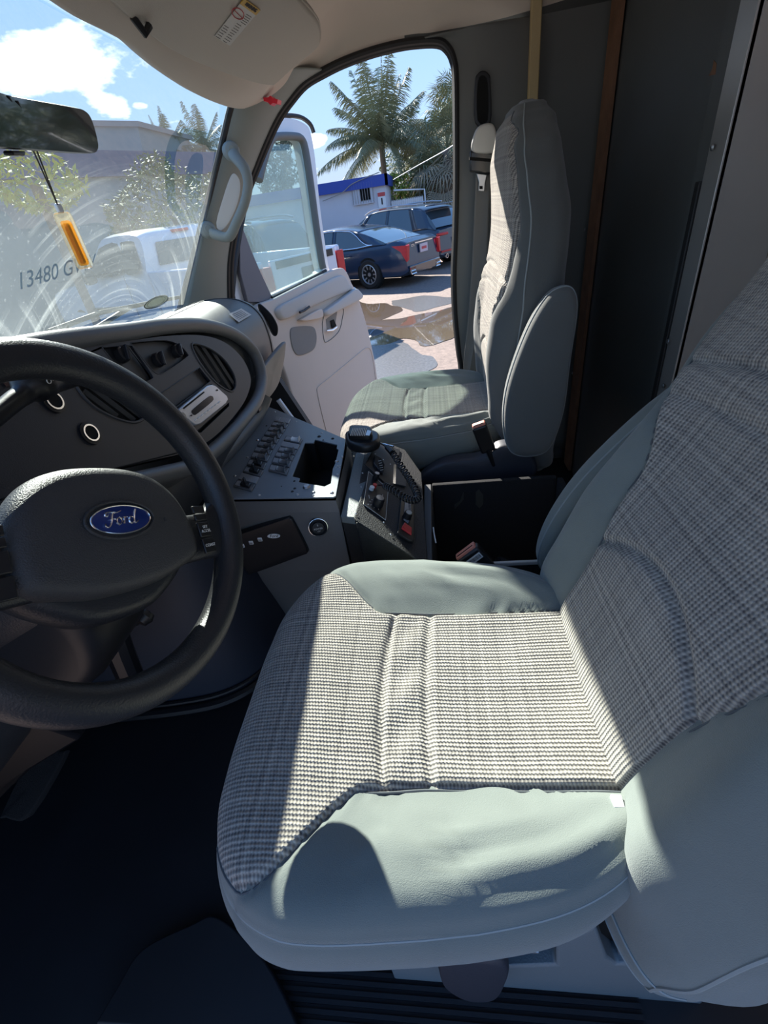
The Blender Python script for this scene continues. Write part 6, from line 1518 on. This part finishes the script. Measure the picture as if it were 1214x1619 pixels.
# pickups
def pickup(name, label, H, loc, tall=1.88, L=5.6, W=1.98, badge=None):
    T = thing(name, label, 'pickup truck', (0, 0, 0))
    # bed with open top
    BL = 0.69
    def side(sg):
        b = B(); b.prism([(0.05, sg * (W / 2 - 0.02), 0.55), (0.05, sg * (W / 2 - 0.02), 1.28), (2.0 + BL, sg * (W / 2 - 0.02), 1.30), (2.0 + BL, sg * (W / 2 - 0.02), 0.50), (1.75, sg * (W / 2 - 0.02), 0.50), (1.62, sg * (W / 2 - 0.02), 0.80), (1.35, sg * (W / 2 - 0.02), 0.92), (1.05, sg * (W / 2 - 0.02), 0.80), (0.92, sg * (W / 2 - 0.02), 0.50)], (0, -sg * 0.10, 0)); b.build('bed_side', M['white_car'], T, bevel=0.03, seg=3)
    side(1); side(-1)
    b = B(); b.box((0.03, 0, 0.96), (0.07, W - 0.44, 0.62)); tg = b.build('tailgate', M['white_car'], T, bevel=0.02, seg=3)
    b = B(); b.box((-0.008, 0, 1.20), (0.02, W - 0.62, 0.10)); b.build('tailgate_top_band', M['black'], tg, bevel=0.005)
    b = B(); b.box((-0.015, 0, 1.02), (0.03, 0.30, 0.15)); b.build('tailgate_handle', mat('grey green handle', (0.05, 0.06, 0.06), 0.4), tg, bevel=0.015)
    b = B(); b.box((1.0 + BL / 2, 0, 0.62), (1.9 + BL, W - 0.2, 0.06)); b.build('bed_floor', M['black'], T)
    for sg in (1, -1):
        b = B(); b.prism([(-0.01, sg * (W / 2 - 0.015), 0.72), (-0.01, sg * (W / 2 - 0.015), 1.20), (0.16, sg * (W / 2 - 0.010), 1.20), (0.12, sg * (W / 2 - 0.010), 0.72)], (0, -sg * 0.19, 0)); lm = b.build('tail_lamp', M['tail'], T, bevel=0.01)
        b = B(); b.box((-0.02, sg * (W / 2 - 0.11), 0.80), (0.01, 0.17, 0.10)); b.build('reversing_lamp', M['white'], lm)
    b = B(); b.box((-0.10, 0, 0.52), (0.18, W - 0.06, 0.20)); b.build('rear_bumper', M['steel'], T, bevel=0.04, seg=3)
    if badge: text_mesh('badge_letters', badge, 0.09, (-0.012, -(W / 2 - 0.34), 0.76), (0, -1, 0), (0, 0, 1), M['tail'], T)
    # cab
    pr = catmull([Vector(v) + Vector((BL, 0, 0)) for v in ((2.02, 0, 0.42), (2.02, 0, 1.25), (2.06, 0, 1.70), (2.22, 0, tall), (2.9, 0, tall + 0.03), (3.35, 0, tall - 0.04), (3.95, 0, 1.32), (4.2, 0, 1.24), (5.3, 0, 1.14), (5.58, 0, 0.95), (5.6, 0, 0.45))], 5)
    def cabp(i, j):
        p = pr[round(i * (len(pr) - 1))]; q = 2 * j - 1; inn_ = 0.16 * sstep(1.2, tall, p.z); w = W / 2 - 0.01 - inn_
        return (p.x, w * spow(q, 0.85), p.z - 0.05 * abs(q) ** 6)
    b = B(); b.grid(cabp, len(pr) - 1, 24)
    for sg in (0, 1):
        n_ = len(b.v); rowp = [Vector(cabp(k / (len(pr) - 1), sg)) for k in range(len(pr))]
        b.add(rowp, [tuple(range(len(rowp)))])
    cb_ = b.build('cab', M['white_car'], T, sharp=45)
    for sg in (1, -1):
        def sidep_(pts, off=0.012):
            out = []
            for x, z in pts: inn_ = 0.16 * sstep(1.2, tall, z); out.append((x + BL, sg * (W / 2 - 0.01 - inn_ + off), z))
            return out
        for nm, pts in (('rear_side_window', ((2.22, 1.32), (2.24, 1.68), (2.30, 1.76), (2.62, 1.77), (2.66, 1.70), (2.66, 1.32))), ('door_window', ((2.76, 1.32), (2.76, 1.76), (3.30, 1.74), (3.45, 1.66), (3.80, 1.36), (3.78, 1.30)))):
            b = B(); b.prism(catmull([Vector(p) for p in sidep_(pts)], 3, closed=True), (0, -sg * 0.01, 0)); b.build(nm, M['glass_car'], T)
        b = B(); b.pillow(catmull([Vector((3.52 + BL, sg * (W / 2 + v[0]), v[1])) for v in ((0.06, 1.22), (0.24, 1.20), (0.28, 1.30), (0.26, 1.46), (0.12, 1.46), (0.07, 1.36))], 4, closed=True), (1, 0, 0), 0.12, 0.04); b.build('side_mirror', M['glass_car'], T, sharp=60)
        strip_line(T, [(2.70 + BL, sg * (W / 2 + 0.002), 0.5), (2.70 + BL, sg * (W / 2 + 0.002), 1.28)], 0.004, M['ink'], 'door_gap')
        b = B(); b.box((2.8 + BL, sg * (W / 2), 1.12), (0.16, 0.03, 0.04)); b.build('door_handle', M['white_car'], T)
    b = B(); b.prism([(2.005 + BL, -0.68, 1.36), (2.005 + BL, 0.68, 1.36), (2.03 + BL, 0.60, 1.70), (2.03 + BL, -0.60, 1.70)], (-0.02, 0, 0)); b.build('rear_window', M['glass_car'], T, bevel=0.004)
    b = B(); b.box((2.10 + BL, 0, tall - 0.055), (0.10, 0.34, 0.045)); b.build('brake_lamp', M['tail'], T, bevel=0.01)
    b = B(); b.add([Vector(cabp(0.60, k / 8)) * 1.0 + Vector((0.0, 0, 0.012)) for k in range(1, 8)] + [Vector(cabp(0.50, k / 8)) + Vector((0.0, 0, 0.012)) for k in range(1, 8)], [(k, k + 1, k + 8, k + 7) for k in range(6)]); b.build('windscreen', M['glass_car'], T)
    for (x, sg) in ((1.35, 1), (1.35, -1), (4.75 + BL, 1), (4.75 + BL, -1)): wheel(T, x, sg * (W / 2 - 0.13), 0.39, sg, 6)
    put(T, loc, H); T.scale = (1.04, 1.04, 1.04); return T
H4 = Vector((-0.888, 0.460, 0)).normalized()
pickup('pickup_truck', 'white extended cab pickup truck, seen through windshield and door window', H4, Vector((-1.99, 8.22, GZ)), badge='GMC')

# ---------------------------------------------------------------- buildings
M['wall_w'] = mat('whitewashed block wall', (0.62, 0.62, 0.66), 0.9, var=0.08, vs=1.2, ns=20, nstr=0.3)
M['wall_g'] = mat('grey green wall', (0.25, 0.29, 0.29), 0.9, var=0.15, vs=0.8, ns=20, nstr=0.3)
M['blue_band'] = mat('blue painted fascia board', (0.035, 0.075, 0.36), 0.6, var=0.08)
M['roofing'] = mat('grey roofing', (0.30, 0.28, 0.26), 0.9)
cA = P(607, 270, 'y', 24.0)
bA = thing('building', 'low white block building with blue roof band and barred window, behind the sedan', 'building', (cA.x, 24.0, GZ))
hA = cA.z
b = B(); b.box((cA.x - 10, 27.0, (GZ + hA - 0.5) / 2), (20, 6, hA - 0.5 - GZ)); b.build('wall', M['wall_w'], bA)
b = B(); b.prism([(cA.x - 20.2, 23.85, hA - 0.50), (cA.x + 0.12, 23.85, hA - 0.50), (cA.x + 0.12, 23.85, hA - 0.10), (cA.x - 20.2, 23.85, hA - 0.10)], (0, 0.15, 0)); b.prism([(cA.x + 0.0, 23.85, hA - 0.50), (cA.x + 0.12, 23.85, hA - 0.50), (cA.x + 0.12, 23.85, hA - 0.1), (cA.x + 0.0, 23.85, hA - 0.1)], (0, 6.2, 0)); b.build('roof_band', M['blue_band'], bA)
b = B(); b.box((cA.x - 10, 27.0, hA - 0.30), (20.2, 6.1, 0.35)); b.build('roof', M['roofing'], bA)
qw = P(573, 303, 'y', 23.95)
b = B(); b.box((qw.x, 23.98, qw.z), (0.62, 0.06, 0.62)); wn1 = b.build('window', M['void'], bA)
b = B(); b.box((qw.x + 0.0, 23.93, qw.z + 0.36), (0.85, 0.05, 0.08)); b.box((qw.x, 23.93, qw.z - 0.40), (0.9, 0.06, 0.10)); b.box((qw.x - 0.26, 23.93, qw.z), (0.30, 0.04, 0.70)); b.box((qw.x + 0.38, 23.93, qw.z), (0.12, 0.04, 0.70)); b.build('window_surround', M['wall_w'], wn1)
for k in range(9):
    b = B(); b.tube([(qw.x - 0.45 + k * 0.112, 23.86, qw.z - 0.42), (qw.x - 0.45 + k * 0.112, 23.86, qw.z + 0.32)], 0.011, 6); b.build('window_bar', M['roofing'], wn1)
qs = P(604, 319, 'y', 23.95); b = B(); b.box((qs.x, 23.96, qs.z), (0.34, 0.03, 0.72)); sg1 = b.build('notice_sign', M['white'], bA)
b = B(); b.box((qs.x, 23.94, qs.z + 0.27), (0.32, 0.01, 0.14)); b.box((qs.x, 23.94, qs.z - 0.29), (0.32, 0.01, 0.10)); b.build('sign_band', M['ink_red'], sg1)
b = B(); b.box((qs.x, 23.94, qs.z + 0.02), (0.06, 0.01, 0.24)); b.build('sign_mark', M['ink'], sg1)
b = B(); b.tube(catmull([P(510, 318, 'y', 23.8), P(540, 305, 'y', 23.8), P(558, 290, 'y', 23.8), P(600, 272, 'y', 23.8)], 5), 0.018, 6); tag(b.build('power_cable', M['roofing'], None), 'drooping cable on the front of the white building', 'cable')

# building seen through the windshield
pa, pb = P(340, 243, 'z', 1.9), P(145, 240, 'z', 1.9); du = (pb - pa); du.z = 0; du.normalize(); nrmB = Vector((-du.y, du.x, 0)); nrmB = nrmB if nrmB.dot(pa) > 0 else -nrmB
bB = thing('building', 'long grey building with dark blue roof band seen through the dusty windshield', 'building', (pb.x, pb.y, GZ))
e0 = pa - du * 0.4; e1 = pb + du * 12
b = B(); b.prism([Vector((e0.x, e0.y, GZ)), Vector((e1.x, e1.y, GZ)), Vector((e1.x, e1.y, 1.45)), Vector((e0.x, e0.y, 1.45))], nrmB * 5); b.build('wall', M['wall_g'], bB)
b = B(); b.prism([Vector((e0.x, e0.y, 1.42)) - nrmB * 0.1, Vector((e1.x, e1.y, 1.42)) - nrmB * 0.1, Vector((e1.x, e1.y, 1.92)) - nrmB * 0.1, Vector((e0.x, e0.y, 1.92)) - nrmB * 0.1], nrmB * 5.2); b.build('roof_band', mat('dull blue band', (0.07, 0.11, 0.19), 0.7), bB)
dB = pb + du * 1.5; b = B(); b.prism([Vector((dB.x, dB.y, GZ)) - nrmB * 0.03, Vector((dB.x, dB.y, 1.0)) - nrmB * 0.03, Vector((dB.x, dB.y, 1.0)) + du * 3.2 - nrmB * 0.03, Vector((dB.x, dB.y, GZ)) + du * 3.2 - nrmB * 0.03], nrmB * 0.05); b.build('roller_door', mat('green grey roller door', (0.16, 0.20, 0.20), 0.7), bB)
pt = P(222, 195, 'y', 19.0)
bC = thing('building', 'taller grey block rising over the roof band behind the mirror', 'building', (pt.x, 19.0, GZ))
b = B(); b.prism([P(135, 192, 'y', 19.0), P(216, 193, 'y', 19.0), P(232, 270, 'y', 19.0), P(100, 290, 'y', 19.0)], (0, 4, 0)); b.build('wall', M['wall_g'], bC)
b = B(); b.prism([P(133, 190, 'y', 18.9), P(218, 191, 'y', 18.9), P(220, 200, 'y', 18.9), P(133, 199, 'y', 18.9)], (0, 4.2, 0)); b.build('parapet', M['roofing'], bC)

# picket fence and pipe frame right of the white building
fe = thing('picket_fence', 'pale picket fence at the foot of the palms', 'fence', tuple(Gd(640, 350)))
fy = 26.0; xa, xb = P(621, 330, 'y', fy).x, P(668, 322, 'y', fy).x
zt_ = P(645, 312, 'y', fy).z
b = B(); b.box(((xa + xb) / 2, fy + 0.04, zt_ - 0.35), (xb - xa, 0.03, 0.07)); b.box(((xa + xb) / 2, fy + 0.04, zt_ - 1.2), (xb - xa, 0.03, 0.07)); b.build('rail', M['white'], fe)
for k in range(16):
    x = lerp(xa, xb, k / 15); b = B(); b.prism([(x - 0.045, fy, GZ), (x + 0.045, fy, GZ), (x + 0.045, fy, zt_ - 0.08), (x, fy, zt_), (x - 0.045, fy, zt_ - 0.08)], (0, 0.02, 0)); b.build('picket', M['white'], fe)
b = B(); b.tube([P(622, 301, 'y', 25.5), P(671, 299, 'y', 25.5), Vector((P(671, 299, 'y', 25.5).x, 25.5, GZ))], 0.035, 8); tag(b.build('pipe_frame', M['white'], None), 'white pipe frame standing over the picket fence', 'pipe frame')
b = B(); b.tube(catmull([P(622, 284, 'y', 22), P(660, 262, 'y', 18), P(705, 237, 'y', 15), P(735, 216, 'y', 13)], 6), 0.012, 6); tag(b.build('power_line', M['white'], None), 'pale service line running up across the fan palms', 'power line')

# ---------------------------------------------------------------- trees
M['frond'] = mat('palm frond', (0.20, 0.215, 0.12), 0.6, var=0.35, vs=3)
M['frond_dry'] = mat('dry palm thatch', (0.30, 0.235, 0.15), 0.8, var=0.35, vs=3)
M['trunk'] = mat('palm trunk', (0.16, 0.13, 0.11), 0.9, ns=20, nstr=0.8, var=0.3, vs=5)
M['leaf'] = mat('leaf green', (0.11, 0.16, 0.05), 0.7, var=0.4, vs=2)
M['leaf_y'] = mat('yellow green leaf', (0.34, 0.38, 0.06), 0.7, var=0.3, vs=2)
M['pine'] = mat('dark pine green', (0.06, 0.09, 0.055), 0.8, var=0.3, vs=2)
def feather_frond(b, base, az, el, Lf, droop, rnd, n=44, leaf=0.40):
    d = Vector((cos(az), sin(az), 0)); pts = []
    for k in range(n + 1):
        t = k / n; pts.append(base + d * (Lf * t * cos(el) * (1 - 0.12 * t)) + Vector((0, 0, Lf * (t * sin(el) - droop * t * t))))
    b.tube(pts, [(0.03 * (1 - k / n) + 0.006) * Lf / 4 for k in range(n + 1)], 4, cap=False)
    s = Vector((-d.y, d.x, 0))
    for k in range(3, n + 1):
        t = k / n; p = pts[k]; tg_ = (pts[k] - pts[k - 1]).normalized(); ll = leaf * (0.5 + 1.1 * sin(pi * min(1, t * 0.92 + 0.08))) * Lf / 3
        for sg in (-1, 1):
            for m_ in range(2):
                dr = (s * sg * 0.8 + tg_ * 0.55 + Vector((0, 0, -0.55 + rnd.uniform(-0.35, 0.25)))).normalized(); w = tg_ * 0.013 * Lf / 4
                p_ = p + tg_ * m_ * (Lf / n) * 0.5; tip = p_ + dr * ll * rnd.uniform(0.8, 1.15) + Vector((0, 0, -0.12 * ll))
                b.add([p_ - w, p_ + w, (p_ + tip) / 2 + w * 1.3 + Vector((0, 0, 0.05 * ll)), tip, (p_ + tip) / 2 - w * 1.3 + Vector((0, 0, 0.05 * ll))], [(0, 1, 2, 3, 4)])
def feather_palm(label, crown, Lf, n, seed, trunk_r=0.16):
    rnd = random.Random(seed); T = thing('palm_tree', label, 'palm tree', (crown.x, crown.y, GZ)); T['group'] = 'feather palms behind the buildings'
    b = B(); b.tube([Vector((crown.x + 0.1, crown.y, GZ)), Vector((crown.x - 0.05, crown.y, (GZ + crown.z) / 2)), crown], [trunk_r * 1.4, trunk_r, trunk_r * 0.9], 12); b.build('trunk', M['trunk'], T)
    b = B()
    for k in range(n):
        az = 2 * pi * k * 0.618 + rnd.uniform(-.2, .2); f = k / n; el = lerp(1.45, -0.15, f ** 0.8); feather_frond(b, crown, az, el, Lf * rnd.uniform(0.85, 1.1), lerp(0.10, 0.40, f) * rnd.uniform(0.8, 1.3), rnd)
    b.build('fronds', M['frond'], T, smooth=False)
def fan_palm(label, crown, R, n, seed, skirt=True):
    rnd = random.Random(seed); T = thing('fan_palm', label, 'palm tree', (crown.x, crown.y, GZ)); T['group'] = 'fan palms right of the white building'
    b = B(); b.tube([Vector((crown.x, crown.y, GZ)), crown], 0.2, 10); b.build('trunk', M['trunk'], T)
    def fan(b, az, el, Ls, Rl):
        d = Vector((cos(az) * cos(el), sin(az) * cos(el), sin(el))); p = crown + d * Ls; b.tube([crown, p], 0.018, 4, cap=False)
        s = d.cross(Vector((0, 0, 1))).normalized(); u = s.cross(d)
        for k in range(22):
            a_ = lerp(-1.9, 1.9, k / 21); dr = (d * cos(a_) + s * sin(a_)).normalized(); tip = p + dr * Rl * rnd.uniform(0.85, 1.1) + Vector((0, 0, -0.35 * Rl * rnd.uniform(0.4, 1.2))); w = (s * cos(a_) - d * sin(a_)) * 0.028
            mid = p + dr * Rl * 0.55 + Vector((0, 0, 0.02)); b.add([p, mid + w, tip, mid - w], [(0, 1, 2, 3)])
    b = B()
    for k in range(n): fan(b, rnd.uniform(0, 2 * pi), lerp(1.3, -0.2, k / n), R * 0.55, R * 0.6)
    b.build('fronds', M['frond'], T, smooth=False)
    if skirt:
        b = B()
        for k in range(n): fan(b, rnd.uniform(0, 2 * pi), lerp(-0.4, -1.35, k / n), R * rnd.uniform(0.4, 1.2), R * 0.6)
        b.build('dry_skirt', M['frond_dry'], T, smooth=False)
feather_palm('tall feather palm with arching fronds behind the white building', P(603, 225, 'y', 31), 3.9, 36, 11)
fan_palm('fan palm with dry skirt nearest the white building corner', P(668, 262, 'y', 31), 1.9, 26, 5)
fan_palm('large fan palm with thatch skirt at the edge of the belt pillar', P(706, 238, 'y', 27), 2.1, 30, 8)
fan_palm('tall fan palm behind the pillar edge', P(722, 178, 'y', 33), 2.0, 26, 21)
fan_palm('low shaggy fan palm above the picket fence', P(690, 285, 'y', 28), 1.8, 24, 31)
feather_palm('small feather palm top over the blue band, left of the windshield pillar', P(266, 240, 'y', 22), 1.5, 20, 3, 0.1)
feather_palm('small feather palm top over the blue band, nearest the windshield pillar', P(322, 236, 'y', 24), 1.7, 20, 4, 0.1)
def blob_tree(name, label, c, rx, rz, n, m, seed, size=0.10):
    rnd = random.Random(seed); T = thing(name, label, 'tree' if rz > 1 else 'bush', (c.x, c.y, GZ))
    b = B(); b.tube([Vector((c.x, c.y, GZ)), c], 0.06, 8); b.build('trunk', M['trunk'], T)
    b = B()
    for k in range(n):
        a_, z_ = rnd.uniform(0, 2 * pi), rnd.uniform(-1, 1); r_ = sqrt(1 - z_ * z_) * rnd.uniform(0.3, 1.0) ** 0.5
        p = c + Vector((cos(a_) * r_ * rx, sin(a_) * r_ * rx, z_ * rz)); p += Vector((mnoise.noise(p * 1.3), 0, mnoise.noise(p * 1.3 + Vector((3, 1, 2))))) * rx * 0.4
        u = Vector((rnd.uniform(-1, 1), rnd.uniform(-1, 1), rnd.uniform(-1, 0.3))).normalized() * size * rnd.uniform(0.7, 1.4); v = u.cross(Vector((rnd.uniform(-1, 1), rnd.uniform(-1, 1), 1))).normalized() * size * 0.35
        b.add([p - u, p + v, p + u, p - v], [(0, 1, 2, 3)])
    b.build('foliage', m, T, smooth=False)
blob_tree('pine_tree', 'dark feathery pine seen through the door window above the blue band', P(428, 250, 'y', 30), 1.3, 1.9, 5000, M['pine'], 2, 0.13)
blob_tree('bush', 'yellow green bush behind the picket fence', P(632, 308, 'y', 28), 1.2, 0.8, 2500, M['leaf_y'], 6, 0.10)
blob_tree('bush', 'yellow green leafy branch at the far left, seen through the windshield', P(55, 292, 'y', 6.5), 0.55, 0.25, 700, M['leaf_y'], 9, 0.06)
blob_tree('tree', 'dense green shrubbery in front of the grey building, through the windshield', P(275, 345, 'y', 11.5), 1.5, 0.85, 5000, M['leaf'], 13, 0.06)
blob_tree('tree', 'broad green tree line filling the gap right of the palms', P(760, 275, 'y', 42), 7.0, 3.2, 9000, M['leaf'], 17, 0.25)
# ================================================================ lift the whole place so that the ground is at zero, and seat every mesh on its own base
def has_mesh_bbox(o):
    vs = [v.co for v in o.data.vertices]
    return (Vector((min(v.x for v in vs), min(v.y for v in vs), min(v.z for v in vs))), Vector((max(v.x for v in vs), max(v.y for v in vs), max(v.z for v in vs))))
for o in list(bpy.data.objects):
    if o.parent is not None or o.type in ('CAMERA', 'LIGHT'): continue
    if o.type == 'MESH' and o.location.length < 1e-6 and not o.children and o.data.users == 1:
        lo, hi = has_mesh_bbox(o); c = Vector(((lo.x + hi.x) / 2, (lo.y + hi.y) / 2, lo.z))
        o.data.transform(Matrix.Translation(-c)); o.location = c
    o.location.z += CZ
for t in range(1):
    bpy.context.view_layer.update()
